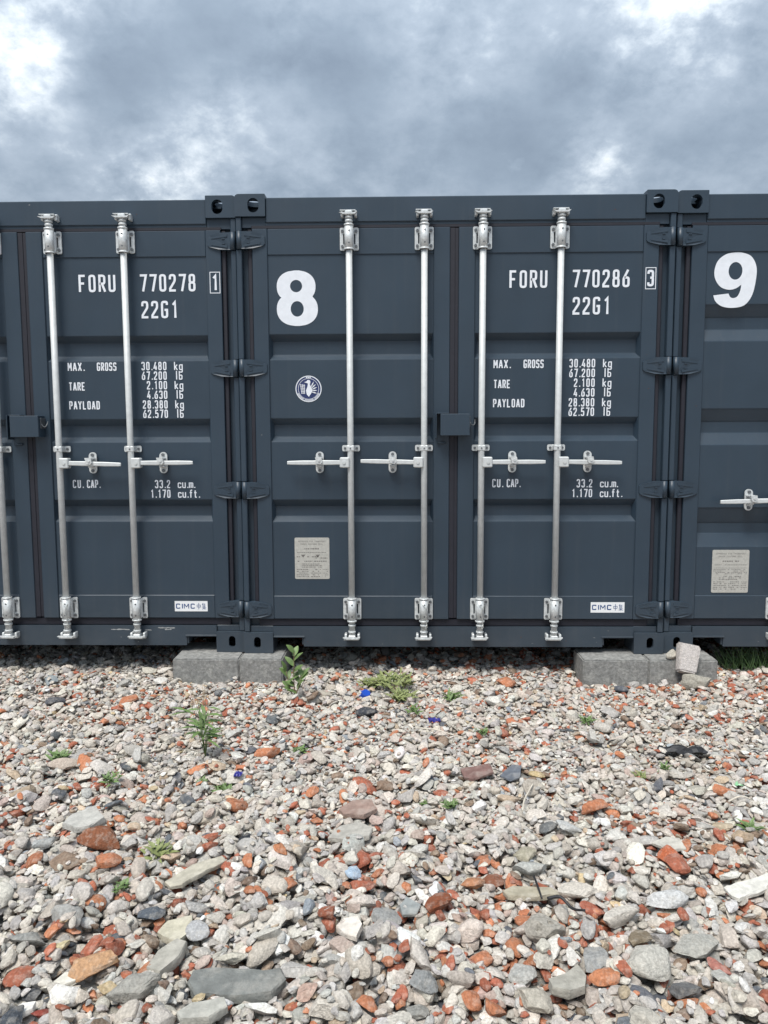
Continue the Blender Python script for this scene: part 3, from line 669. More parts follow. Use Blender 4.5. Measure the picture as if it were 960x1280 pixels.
# ---------------------------------------------------------------- rubble ground
rng = np.random.default_rng(21)
def ico(n):
    bm = bmesh.new(); bmesh.ops.create_icosphere(bm, subdivisions=n, radius=1); bm.verts.ensure_lookup_table()
    V = np.array([v.co[:] for v in bm.verts]); F = np.array([[v.index for v in f.verts] for f in bm.faces]); bm.free(); return V, F
ICO = {n: ico(n) for n in (1, 2, 3, 4)}
def shape(V, kind, seed):
    g = np.random.default_rng(seed); P = V.copy()
    w = g.normal(size=(6, 3))*1.3; ph = g.uniform(0, 6, 6)
    P = P*(1+.08*sum(np.sin(V@w[i]+ph[i]) for i in range(6))[:, None]/1.5)
    k, lo, hi = (13, .46, .78) if kind == 'angular' else (6, .66, .92)
    for _ in range(k):
        n = g.normal(size=3); n /= np.linalg.norm(n); d = g.uniform(lo, hi); o = P@n-d; m = o > 0
        P[m] -= o[m][:, None]*n*(.97)
    if len(V) > 100:
        w = g.normal(size=(10, 3))*6; ph = g.uniform(0, 6, 10)
        P = P*(1+.012*sum(np.sin(V@w[i]+ph[i]) for i in range(10))[:, None])
    P -= (P.max(0)+P.min(0))/2; P /= (P.max(0)-P.min(0))/2
    return P
NP = 70
PROTO = {n: np.array([shape(ICO[n][0], 'angular' if i < 54 else 'round', 100+i) for i in range(NP)]) for n in (1, 2, 3, 4)}
RES = .005; X0, X1, Y0, Y1 = -3.3, 3.0, -3.35, 1.0
Hn = np.full((int((Y1-Y0)/RES), int((X1-X0)/RES)), -.020)
TAKEN = np.zeros(Hn.shape, bool)
def patch(x, y, a, b, yaw, k=1.0):
    ix, iy = int((x-X0)/RES), int((y-Y0)/RES); h = int(max(a, b)/RES)+2
    xs, xe, ys, ye = max(ix-h, 0), min(ix+h+1, Hn.shape[1]), max(iy-h, 0), min(iy+h+1, Hn.shape[0])
    if xs >= xe or ys >= ye: return None
    gx = (np.arange(xs, xe)*RES+X0-x)[None, :]; gy = (np.arange(ys, ye)*RES+Y0-y)[:, None]
    c, s = math.cos(yaw), math.sin(yaw); u = (gx*c+gy*s)/a; v = (-gx*s+gy*c)/b
    q = u*u+v*v; return (slice(ys, ye), slice(xs, xe)), gx+0*gy, gy+0*gx, q, q < k
def drop(x, y, a, b, c, yaw, sink=.62, bias=.18, box=False):
    r = patch(x, y, a, b, yaw)
    if r is None: return None
    sl, gx, gy, q, m = r; H = Hn[sl]
    if not m.any(): return None
    hs = H[m]; dx = gx[m]; dy = gy[m]; mu = hs.mean()
    sx = ((hs-mu)*dx).sum()/((dx*dx).sum()+1e-9); sy = ((hs-mu)*dy).sum()/((dy*dy).sum()+1e-9)
    sx, sy = max(-.45, min(.45, sx)), max(-.45, min(.45, sy))
    z = mu+bias*(hs.max()-mu)+c*sink
    top = z+sx*dx+sy*dy+(c*np.sqrt(np.maximum(1-q[m], 0))*.92 if not box else c)
    H[m] = np.maximum(H[m], top); return z, sx, sy
def view(x, y, z=0.):
    d = np.array([x, y, z])-CAM; w = d@FW
    return 480+FPX*(d@RT)/max(w, .05), 640-FPX*(d@UP)/max(w, .05), w
# the pavers block out what lies under them
BLK = [(-1.612, -1.232, -.128, .24), (-1.229, -.982, -.125, .235), (.722, 1.090, -.130, .11), (1.093, 1.478, -.126, .13)]
def in_block(x, y, m=0.):
    return any(a-m < x < b+m and c-m < y < d+m for a, b, c, d in BLK)
# large soft field that makes brick pieces gather in places
bw = rng.normal(size=(9, 2))*3.2; bph = rng.uniform(0, 6, 9)
def field(x, y): return sum(math.sin(x*bw[i, 0]+y*bw[i, 1]+bph[i]) for i in range(9))/3.0
PAL = dict(pale=(.56, .52, .46), warm=(.51, .455, .395), grey=(.435, .415, .39), white=(.66, .64, .60), slate=(.12, .128, .14), tan=(.50, .39, .28), orange=(.47, .19, .10), brick=(.37, .125, .075), pink=(.45, .35, .30), brown=(.23, .165, .12), bluegrey=(.27, .295, .32), yellow=(.54, .43, .26))
def pick(x, y):
    f = field(x, y); pb = .12+.10*max(f, -.6)+.022*(x+.3)
    r = rng.random()
    if r < max(pb, .02): k = ('orange', 'brick', 'brick', 'brick', 'orange', 'brown')[rng.integers(6)]
    else: k = rng.choice(['pale', 'warm', 'grey', 'white', 'slate', 'tan', 'pink', 'bluegrey', 'yellow', 'brown'], p=[.37, .265, .215, .06, .02, .025, .025, .008, .004, .008])
    c = np.array(PAL[k]); v = math.exp(rng.normal()*.13)
    c = c*v*(1+rng.normal(size=3)*.014); return k, np.clip(c, .01, .8)
inst = []                                                   # (x,y,z,a,b,c,yaw,sx,sy,proto,colour,px radius,kind,layer)
def frus(x, y, m=60):
    u, v, w = view(x, y); return w > .3 and -m < u < 960+m and v < 1280+m*1.5
def scatter(n, lo, hi, layer, mean, sig):
    for _ in range(n):
        y = rng.uniform(Y0+.05, Y1-.05); x = rng.uniform(X0+.05, X1-.05)
        if not frus(x, y, 130): continue
        if in_block(x, y, .012): continue
        mn = mean*(1.02 if y < -2.3 else .74 if y > -1.1 else 1.02-.28*(y+2.3)/1.2)
        r = min(max(mn*math.exp(rng.normal()*sig), lo), hi)
        a = r*rng.uniform(1.0, 1.55); b = r*rng.uniform(.78, 1.05); c = r*rng.uniform(.36, .68); yaw = rng.uniform(0, 6.283)
        if in_block(x, y, b*.8): continue
        if TAKEN[min(int((y-Y0)/RES), Hn.shape[0]-1), min(int((x-X0)/RES), Hn.shape[1]-1)]: continue
        if layer > 0:
            p = patch(x, y, a, b, yaw, 1.0)
            if p is None or TAKEN[p[0]][p[4]].mean() > .05: continue
        if layer > 1:                                       # small ones only come to rest in the gaps
            p2 = patch(x, y, .05, .05, 0, 1.0)
            if p2 is None or Hn[p[0]][p[4]].mean() > Hn[p2[0]][p2[4]].mean()-.002: continue
        d = drop(x, y, a, b, c, yaw)
        if d is None: continue
        k, cc = pick(x, y); u, v, w = view(x, y)
        inst.append([x, y, d[0], a, b, c, yaw, d[1]+rng.normal()*.10, d[2]+rng.normal()*.10, int(rng.integers(NP)), cc, r*FPX/w, k, layer, frus(x, y, 25)])
scatter(24000, .008, .026, 0, .015, .3)
# ---- pieces one can single out in the rubble
def stone_mesh(name, V, F, colour, m, sharp=32):
    me = bpy.data.meshes.new(name); me.vertices.add(len(V)); me.vertices.foreach_set('co', np.ascontiguousarray(V, dtype=np.float32).ravel())
    n = len(F); me.loops.add(n*3); me.polygons.add(n)
    me.polygons.foreach_set('loop_start', np.arange(n, dtype=np.int32)*3)
    me.loops.foreach_set('vertex_index', np.ascontiguousarray(F, dtype=np.int32).ravel())
    me.update(calc_edges=True)
    a = me.color_attributes.new('stone_colour', 'FLOAT_COLOR', 'POINT')
    C4 = np.ones((len(V), 4), dtype=np.float32); C4[:, :3] = colour; a.data.foreach_set('color', C4.ravel())
    me.polygons.foreach_set('use_smooth', np.ones(n, dtype=bool)); me.set_sharp_from_angle(angle=math.radians(sharp)); me.materials.append(m)
    return me
def rotm(yaw, sx, sy, roll=0.):
    n = Vector((-sx, -sy, 1)).normalized(); q = Vector((0, 0, 1)).rotation_difference(n)
    return np.array((q.to_matrix() @ Matrix.Rotation(yaw, 3, 'Z')))
def mark(x, y, a, b, yaw, k=.9):
    r = patch(x, y, a, b, yaw, max(k, 1.0))
    if r: TAKEN[r[0]] |= r[4]
def place_rock(name, u0, v0, u1, v1, pal, label, cat='stone', flat=.62, pid=None, hi=3, colour=None, ang=True):
    um, vm = (u0+u1)/2, (v0+v1)/2; x, y = gnd(um, vm, .02); _, _, w = view(x, y)
    wd = (u1-u0)/FPX*w; a = wd/2*1.04; se = -ray(um, vm)[2]/np.linalg.norm(ray(um, vm)); hpx = (v1-v0)/FPX*w
    c = a*flat*.62; b = max(.45*a, min(1.2*a, (hpx/2-c*math.sqrt(1-se*se)*.6)/max(se, .15)))
    yaw = rng.normal()*.15; d = drop(x, y, a, b, c, yaw, sink=.55, bias=.5)
    if d is None: return
    mark(x, y, a, b, yaw)
    pid = pid if pid is not None else int(rng.integers(46 if ang else NP)); V = PROTO[4 if hi == 4 else 3][pid]*np.array([a, b, c])
    V = V @ rotm(yaw, d[1]*.7, d[2]*.7-.05).T
    cc = np.array(colour or PAL[pal])*(1+rng.normal()*.05)
    o = link(name, stone_mesh(name, V, ICO[4 if hi == 4 else 3][1], cc, M['stone'])); o.data.materials.clear(); o.data.materials.append(M['stone']); o.location = (x, y, d[0])
    return tag(o, label, cat)
def place_slab(name, pts, th, pal, label, cat='stone slab', tilt=(0, 0), m='slab', colour=None, top=None, lift=0.):
    P = np.array([gnd(u, v, .025) for u, v in pts]); c0 = P.mean(0); Q = P-c0
    a = np.abs(Q[:, 0]).max(); b = np.abs(Q[:, 1]).max(); d = drop(c0[0], c0[1], a, b, th/2, 0, sink=.5, bias=.62, box=True); mark(c0[0], c0[1], a, b, 0, .8)
    # densify and roughen the outline
    L = []
    for i in range(len(Q)):
        p, q = Q[i], Q[(i+1) % len(Q)]; n = max(1, int(np.linalg.norm(q-p)/.022))
        for k in range(n): L.append(p+(q-p)*k/n+(rng.normal(size=2)*.0012 if k else 0))
    L = np.array(L); n = len(L); ar = sum(L[i][0]*L[(i+1) % n][1]-L[(i+1) % n][0]*L[i][1] for i in range(n))
    if ar < 0: L = L[::-1]
    V = []; t = th/2
    for s_, z in ((.95, -t), (1.0, -t*.7), (1.0, t*.62), (.965, t)): V += [(p[0]*s_+rng.normal()*.0007, p[1]*s_+rng.normal()*.0007, z+rng.normal()*t*.06) for p in L]
    V += [(L[:, 0].mean()*.9, L[:, 1].mean()*.9, t*1.02), (0, 0, -t)]
    mid = len(V); V += [(p[0]*.55, p[1]*.55, t*(1+rng.normal()*.05)) for p in L]
    F = []
    for r_ in range(3):
        for i in range(n):
            j = (i+1) % n; a0, a1, b0, b1 = r_*n+i, r_*n+j, (r_+1)*n+i, (r_+1)*n+j; F += [(a0, a1, b1), (a0, b1, b0)]
    for i in range(n):
        j = (i+1) % n; F += [(3*n+i, 3*n+j, mid+j), (3*n+i, mid+j, mid+i), (mid+i, mid+j, 4*n), (j, i, 4*n+1)]
    V = np.array(V) @ rotm(0, tilt[0], tilt[1]).T
    cc = np.array(colour or PAL[pal])*np.array([1.05, 1.0, .92]); o = link(name, stone_mesh(name, V, np.array(F), cc, M[m], 25)); o.location = (c0[0], c0[1], d[0]+lift)
    return tag(o, label, cat)
scatter(16000, .007, .035, 1, .0150, .36)
SL = [
 ([(234,1228),(241,1214),(262,1211),(300,1213),(330,1216),(352,1213),(357,1226),(340,1243),(300,1247),(245,1245)], .040, None, 'large flat dark grey slate slab at the lower left front', (.17,.185,.19)),
 ([(206,1103),(240,1082),(278,1071),(283,1077),(258,1090),(228,1107),(213,1109)], .022, None, 'long pointed beige slab right of the small yellow-green weed', (.43,.42,.37)),
 ([(78,1034),(90,1022),(120,1011),(131,1026),(112,1037),(95,1040)], .034, None, 'pale grey flat stone just above the big brown brick chunk', (.42,.43,.43)),
 ([(905,1112),(1003,1088),(1012,1101),(924,1126),(914,1121)], .020, None, 'white glazed tile strip at the right edge', (.58,.59,.58)),
 ([(575,960),(592,959),(612,956),(617,966),(590,973),(580,970)], .018, None, 'purplish brown slab fragment left of the dark slate triangle', (.19,.12,.115)),
 ([(625,965),(640,952),(652,953),(650,967),(638,970)], .014, None, 'dark blue-grey slate triangle right of the purplish slab', (.13,.15,.19)),
 ([(424,1014),(440,1003),(465,1001),(471,1013),(455,1021),(430,1020)], .028, None, 'dusky pink flat stone in the middle of the rubble', (.29,.215,.195)),
 ([(410,1046),(425,1032),(450,1028),(466,1037),(462,1048),(430,1051)], .026, None, 'light grey flat stone below the dusky pink one', (.37,.37,.36)),
 ([(197,1165),(210,1152),(241,1145),(239,1160),(222,1177),(203,1171)], .030, None, 'cream wedge-shaped slab left of the speckled grey stone', (.46,.45,.38)),
 ([(221,1270),(240,1260),(282,1256),(285,1266),(262,1279),(225,1279)], .034, None, 'long light grey stone at the bottom edge under the dark slate slab', (.36,.37,.36)),
 ([(685,1230),(705,1222),(722,1207),(733,1222),(731,1238),(712,1246),(690,1241)], .036, None, 'smooth grey wedge stone in the front right of centre', (.33,.33,.31)),
 ([(183,1216),(198,1195),(222,1180),(234,1184),(225,1202),(200,1222)], .040, None, 'elongated pale grey block above the dark slate slab', (.36,.36,.34)),
 ([(65,1224),(80,1211),(102,1207),(101,1217),(75,1230)], .018, None, 'white flat sliver in front of the orange-brown brick chunk', (.62,.62,.59)),
 ([(12,1262),(28,1251),(45,1250),(41,1259),(20,1271)], .020, None, 'bright white flat piece near the bottom left corner', (.70,.70,.70)),
 ([(500,1129),(508,1119),(526,1129),(521,1140),(503,1141)], .016, None, 'blue-grey slate square left of the big red brick chunk', (.26,.29,.31)),
 ([(420,1166),(430,1155),(447,1152),(453,1164),(446,1181),(430,1176)], .026, None, 'white-faced pinkish fragment in the middle foreground', (.66,.64,.62)),
 ([(815,1054),(832,1047),(850,1049),(858,1062),(835,1064)], .016, None, 'pale scratched flat stone right of the orange brick lump', (.46,.46,.44)),
 ([(628,1121),(640,1115),(690,1117),(700,1126),(660,1130),(635,1129)], .024, None, 'flat dun stone left of the bent black strip', (.36,.34,.28)),
]
for pts, th, pal, lab, cc in SL: place_slab('tile_fragment' if 'tile' in lab else 'stone_slab', pts, th*.68, pal, lab, 'tile' if 'tile' in lab else 'stone slab', (rng.normal()*.05, rng.normal()*.05), colour=cc)
BR = [  # u0,v0,u1,v1,palette,label
 (98,1035,152,1064,'brown','big reddish brown brick chunk left of the weed', (.24,.095,.05)), (118,1070,151,1091,'orange','orange-red brick wedge below the big brown chunk', None),
 (88,1197,146,1227,'orange','wide ochre brick lump in the left foreground', (.42,.25,.14)), (102,1171,128,1194,'brick','rust red rounded brick piece above the ochre lump', None),
 (5,1207,38,1233,'brick','dull red brick chunk at the left edge of the foreground', None), (41,1252,70,1273,'brick','dark red brick block in the bottom left corner', (.26,.06,.045)),
 (446,1241,474,1263,'orange','red-orange brick piece at the bottom just left of centre', None), (437,1100,469,1121,'brick','crumbly dark red brick lump below the pale blue pebble', None),
 (532,1125,566,1157,'brick','largest rust red brick chunk right of the blue-grey slate square', (.27,.09,.045)), (604,1086,632,1112,'brown','brown-red rounded brick near the middle', (.26,.105,.06)),
 (575,1094,606,1113,'orange','light orange brick piece touching the brown-red one', (.46,.22,.12)), (538,1092,558,1109,'brick','small deep red brick lump in mid field', None),
 (576,1242,604,1267,'orange','orange-red brick piece at the bottom right of centre', None), (588,1178,617,1199,'orange','flat-faced red brick piece in the centre foreground', None),
 (643,1141,668,1157,'orange','orange brick pebble left of the holed stone', None), (822,1060,847,1078,'orange','bright orange-red brick lump right of centre', (.46,.13,.06)),
 (891,983,921,997,'orange','flat orange brick piece near the right edge', None), (620,843,645,860,'orange','terracotta lump just before the middle container', None),
 (725,1005,760,1020,'orange','orange brick pebble in the right mid field', None), (317,931,350,945,'orange','orange brick sliver right of the tall weed', None),
 (150,865,172,880,'orange','orange brick lump in the left near the container', None), (282,997,311,1016,'orange','flat orange brick piece below the leafy tuft', None),
 (886,1196,912,1217,'pink','salmon pink brick chunk in the right foreground', (.45,.19,.15)), (832,1070,862,1092,'brick','reddish brick bit beside the white tile', None) ,
 (372,1240,395,1262,'pink','pale pink brick cube near the bottom centre', (.52,.36,.29)), (300,1228,0,0,'','',None),
]
for u0, v0, u1, v1, pal, lab, cc in BR:
    if lab: place_rock('brick_fragment', u0, v0, u1, v1, pal, lab, 'brick fragment', flat=.7, colour=cc)
RK = [
 (445,880,472,893,'slate','black lump behind a pale sliver near the blue cap',(.05,.055,.065)), (293,1034,315,1054,'slate','glossy black stone in the left centre',(.03,.035,.045)),
 (172,1137,206,1155,'slate','dark blue-grey oval stone in the left centre',(.10,.115,.135)), (431,1081,452,1096,'bluegrey','pale blue smooth pebble in the middle',(.36,.45,.55)),
 (350,1196,397,1222,'grey','wide grey stone right of the dark slate slab',None), (192,841,209,855,'white','white upright pebble left of the concrete pavers',None),
 (240,1244,257,1262,'yellow','small ochre yellow stone under the slate slab',None), (64,1178,86,1196,'yellow','pale yellow wedge stone on the left',(.58,.50,.30)),
 (661,957,681,972,'yellow','yellowish round stone right of the slate triangle',(.52,.40,.22)), (890,1021,915,1036,'tan','tan oval pebble near the right edge',(.48,.40,.29)),
 (642,1058,670,1077,'tan','olive tan smooth stone in the centre',(.36,.33,.25)), (672,1024,696,1044,'slate','dark grey round stone in the centre right',(.16,.165,.165)),
 (695,1032,725,1050,'pale','whitish rough stone right of the dark round one',(.52,.52,.50)), (860,975,884,993,'pale','light boxy stone in the right mid field',(.42,.40,.34)),
 (728,1191,760,1221,'grey','porous grey stone in the right foreground',(.29,.29,.28)), (785,1172,815,1199,'brown','brown slanting stone in the right foreground',(.22,.175,.12)),
 (782,1192,840,1231,'pale','big sandy white boulder piece in the right foreground',(.47,.45,.40)), (647,1246,691,1276,'pale','broad beige stone at the bottom right of centre',(.46,.42,.35)),
 (837,1225,878,1253,'slate','dark pitted stone in the lower right',(.15,.15,.15)), (512,1224,548,1250,'grey','round mid grey stone in the centre foreground',(.26,.265,.26)),
 (505,1246,536,1271,'grey','grey stone at the bottom below the round one',(.30,.295,.27)), (635,1198,671,1228,'pale','light grey lumpy stone left of the smooth wedge',(.40,.395,.37)),
 (807,1112,858,1141,'white','large rough white stone left of the tile strip',(.56,.56,.55)), (890,1214,920,1237,'pale','striped pale stone below the salmon brick',(.46,.45,.41)),
 (640,1076,683,1096,'pale','long light grey boulder above the flat dun stone',(.43,.43,.40)), (270,1196,309,1212,'pale','cream flat oval stone above the dark slate slab',(.52,.49,.41)),
 (305,1246,347,1266,'white','white-topped stone at the bottom left of centre',(.68,.67,.63)), (465,1135,502,1163,'grey','blocky grey stone above the centre foreground',(.30,.30,.29)),
 (232,1155,262,1177,'pale','speckled pale grey stone in the left foreground',(.42,.42,.42)), (15,1165,56,1192,'grey','large grey boulder half buried at the left edge',(.31,.31,.29)),
 (40,1048,72,1070,'pale','pale grey chunk near the left edge',(.42,.43,.42)), (135,1225,200,1255,'grey','broad dusty grey stone left of the slate slab',(.31,.30,.27)),
 (0,1265,28,1290,'slate','dark stone cut off by the bottom left corner',(.075,.085,.10)), (840,1168,900,1198,'pale','knobbly pale stone at the right foreground',(.42,.41,.37)),
 (752,1136,800,1160,'pale','pale mottled stone below the white rough one',None), (360,1060,385,1070,'bluegrey','dark purple grey flat stone left of the blue pebble',(.18,.15,.17)),
 (793,1042,826,1058,'grey','weathered grey stone right of centre',None), (768,852,785,862,'slate','dark stone on the right before the pavers',(.11,.12,.14)),
 (752,880,775,893,'grey','grey rounded stone before the right hand pavers',None), (60,945,100,958,'pink','pale pinkish flat stone on the left',(.44,.37,.31)),
]
for u0, v0, u1, v1, pal, lab, cc in RK: place_rock('loose_stone', u0, v0, u1, v1, pal, lab, 'stone', colour=cc, hi=4 if v0 > 1180 else 3, ang=v0 % 3 > 0)
# stone with two drill holes
def holed():
    x, y = gnd(681, 1168, .03); d = drop(x, y, .052, .042, .03, 0, sink=.5, bias=.5); mark(x, y, .052, .042, 0)
    V = PROTO[4][50]*np.array([.055, .045, .034])
    for hx, hy in ((-.020, -.014), (.012, -.008)):
        for p in V:
            q = math.hypot(p[0]-hx, (p[1]-hy)*1.1)
            if q < .0085 and p[2] > 0: p[2] -= .02*(1-(q/.0085)**4)
    o = link('holed_stone', stone_mesh('holed_stone', V, ICO[4][1], np.array([.36, .335, .29]), M['stone'])); o.location = (x, y, d[0]); tag(o, 'beige stone with two round holes beside the bent black strip', 'stone')
holed()
scatter(32000, .006, .040, 1, .0145, .44)
scatter(60000, .004, .016, 2, .0088, .35)
print('MEANH', Hn[400:700, 300:900].mean(), Hn[600:640, 300:900].mean(), len(inst))
# ---- meshes of the rubble
vis = [i for i in inst if i[13] >= 1 and i[14]]
# judge size as seen: bigger pixel radius first, upper layers only
red = sorted([i for i in vis if i[12] in ('orange', 'brick')], key=lambda i: -i[11])[:300]
oth = sorted([i for i in vis if i[12] not in ('orange', 'brick')], key=lambda i: -i[11])[:300]
chosen = {id(i) for i in red+oth}
def verts_of(i, n):
    return (PROTO[n][i[9]]*np.array([i[3], i[4], i[5]])) @ rotm(i[6], i[7], i[8]).T
gm = MB(); S = 400.
ground_mat = mat('ground_gravel', (.33, .31, .27), .95, 0, .3, 30, .9, 60, .02)
t = ground_mat.node_tree; b = t.nodes['Principled BSDF']; co = t.nodes['Texture Coordinate']
vo = t.nodes.new('ShaderNodeTexVoronoi'); vo.inputs['Scale'].default_value = 26; t.links.new(co.outputs['Object'], vo.inputs[0])
hs = t.nodes.new('ShaderNodeSeparateColor'); t.links.new(vo.outputs['Color'], hs.inputs[0])
cr = t.nodes.new('ShaderNodeValToRGB'); cr.color_ramp.interpolation = 'CONSTANT'; t.links.new(hs.outputs[0], cr.inputs[0])
e = cr.color_ramp.elements; e[0].position = 0; e[0].color = (.40, .38, .33, 1); e[1].position = .45; e[1].color = (.28, .28, .265, 1)
for p, c in ((.72, (.34, .11, .055, 1)), (.84, (.46, .44, .40, 1)), (.95, (.1, .11, .13, 1))): q = e.new(p); q.color = c
t.links.new(cr.outputs[0], b.inputs['Base Color'])
# flat sheet with a shallow trough where the built rubble lies
gx = [-S, -30, -8, X0-.05, X0+.05, -1, 1, X1-.05, X1+.05, 8, 30, S]; gy = [-S, -30, -8, Y0-.05, Y0+.05, -1, Y1-.05, Y1+.05, 8, 30, S]
VV = [[gm.bm.verts.new((x, y, -.022 if (X0 < x < X1 and Y0 < y < Y1) else .0)) for x in gx] for y in gy]
for j in range(len(gy)-1):
    for i in range(len(gx)-1): gm.bm.faces.new((VV[j][i], VV[j][i+1], VV[j+1][i+1], VV[j+1][i]))
ground = gm.build('ground', ground_mat); tag(ground, kind='structure')
for lst, nm in ((red, 'brick_piece'), (oth, 'stone')):
    for i in lst:
        n = 3 if i[11] > 7 else 2
        o = link(nm, stone_mesh(nm, verts_of(i, n), ICO[n][1], i[10], M['stone'])); o.location = i[:3]; o.parent = ground
rest = [i for i in inst if id(i) not in chosen]
def joined(lst, name, parent=None):
    Vs, Fs, Cs, off = [], [], [], 0
    for i in lst:
        px = i[11]; n = 1 if (i[13] == 0 or not i[14]) else (3 if px > 9.5 else 2 if px > 2.6 else 1)
        V = verts_of(i, n)+np.array(i[:3]); Vs.append(V); Fs.append(ICO[n][1]+off); off += len(V)
        Cs.append(np.repeat(i[10][None, :], len(V), 0))
    me = stone_mesh(name, np.concatenate(Vs), np.concatenate(Fs), np.concatenate(Cs), M['stone'])
    o = link(name, me); o.parent = parent; o['kind'] = 'stuff'; print('rubble tris', name, len(me.polygons), len(lst)); return o
joined([i for i in rest if i[12] in ('orange', 'brick')], 'brick_rubble', ground)
joined([i for i in rest if i[12] not in ('orange', 'brick')], 'rubble', ground)

# ---------------------------------------------------------------- pavers and propped stones
labs = ['left concrete paver of the left pair, longer visible face', 'right concrete paver of the left pair, next to the sprig', 'left concrete paver of the right pair, wide clear face', 'right concrete paver of the right pair, with a broken stone leaning on it']
for k, ((a, b_, c, d), lab) in enumerate(zip(BLK, labs)):
    cxm, cym = (a+b_)/2, (c+d)/2; w2, d2 = (b_-a)/2, (d-c)/2; g = np.random.default_rng(40+k)
    bm = bmesh.new(); bmesh.ops.create_cube(bm, size=1)
    for v in bm.verts: v.co = Vector((v.co.x*2*w2, v.co.y*2*d2, v.co.z*.185))
    bmesh.ops.bevel(bm, geom=list(bm.edges), offset=.007, segments=2, affect='EDGES')
    bmesh.ops.subdivide_edges(bm, edges=[e for e in bm.edges if e.calc_length() > .1], cuts=14, use_grid_fill=True)
    for v in bm.verts: v.co += Vector(g.normal(size=3)*.0007)
    me = bpy.data.meshes.new('concrete_paver'); bm.to_mesh(me); bm.free(); o = link('concrete_paver', me, M['concrete']); o.location = (cxm, cym, .128-.0925)
    o.rotation_euler.z = (.004, -.006, .003, -.004)[k]; tag(o, lab, 'paver', 'concrete pavers under the container corners')
    for p in me.polygons: p.use_smooth = True
    me.set_sharp_from_angle(angle=math.radians(30))
def free_stone(name, x, y, z, dims, rot, colour, label, pid, m='stone', boxy=False):
    if boxy:
        bm = bmesh.new(); bmesh.ops.create_cube(bm, size=2); bmesh.ops.bevel(bm, geom=list(bm.edges), offset=.12, segments=2, affect='EDGES'); bmesh.ops.subdivide_edges(bm, edges=list(bm.edges), cuts=3, use_grid_fill=True); bmesh.ops.triangulate(bm, faces=bm.faces)
        bm.verts.ensure_lookup_table(); V = np.array([v.co[:] for v in bm.verts]); F = np.array([[v.index for v in f.verts] for f in bm.faces]); bm.free()
        g = np.random.default_rng(pid); V = V*(1+.05*np.sin(V[:, [1]]*3+1))+g.normal(size=V.shape)*.012; V[:, 0] *= 1+.10*V[:, 2]
    else: V, F = PROTO[4][pid], ICO[4][1]
    V = V*np.array(dims) @ np.array(Matrix.Rotation(rot[2], 3, 'Z') @ Matrix.Rotation(rot[0], 3, 'X') @ Matrix.Rotation(rot[1], 3, 'Y')).T
    o = link(name, stone_mesh(name, V, F, np.array(colour), M[m], 40)); o.location = (x, y, z); return tag(o, label, 'stone')
free_stone('loose_stone', 1.322, -.215, .030, (.080, .062, .055), (math.pi, 0, .1), (.36, .34, .29), 'rounded grey wedge stone on the rubble under the leaning pinkish block', 31)
free_stone('broken_stone', 1.297, -.150, .143, (.056, .030, .080), (-.34, .22, .05), (.54, .50, .475), 'pinkish white broken block leaning against the right pavers', 9, boxy=True)
free_stone('loose_stone', 1.232, -.100, .155, (.040, .03, .028), (0, .2, .3), (.46, .43, .37), 'small pale stone lying on the paver behind the leaning block', 12)

# ---------------------------------------------------------------- weeds, twigs, litter
def surf(x, y):
    j, i = int((y-Y0)/RES), int((x-X0)/RES)
    return float(Hn[max(j-1, 0):j+2, max(i-1, 0):i+2].mean()) if 0 <= j < Hn.shape[0] and 0 <= i < Hn.shape[1] else 0.
def leaf(mb, base, d, up, L, W, bend=.3, n=6, lobes=0.):
    d = Vector(d).normalized(); side = d.cross(Vector(up)).normalized(); up = side.cross(d); A = []; Bq = []; Cq = []
    for k in range(n+1):
        t_ = k/n; w = W*math.sin(math.pi*min(1, t_*.9+.08))**.8*(1+lobes*math.sin(t_*22)); p = Vector(base)+d*L*t_+up*L*(-bend*t_*t_)
        A.append(mb.bm.verts.new(p+side*w/2+up*w*.15)); Bq.append(mb.bm.verts.new(p)); Cq.append(mb.bm.verts.new(p-side*w/2+up*w*.15))
    for k in range(n):
        for P_, Q_ in ((A, Bq), (Bq, Cq)):
            f = mb.bm.faces.new((P_[k], P_[k+1], Q_[k+1], Q_[k])); f.smooth = True
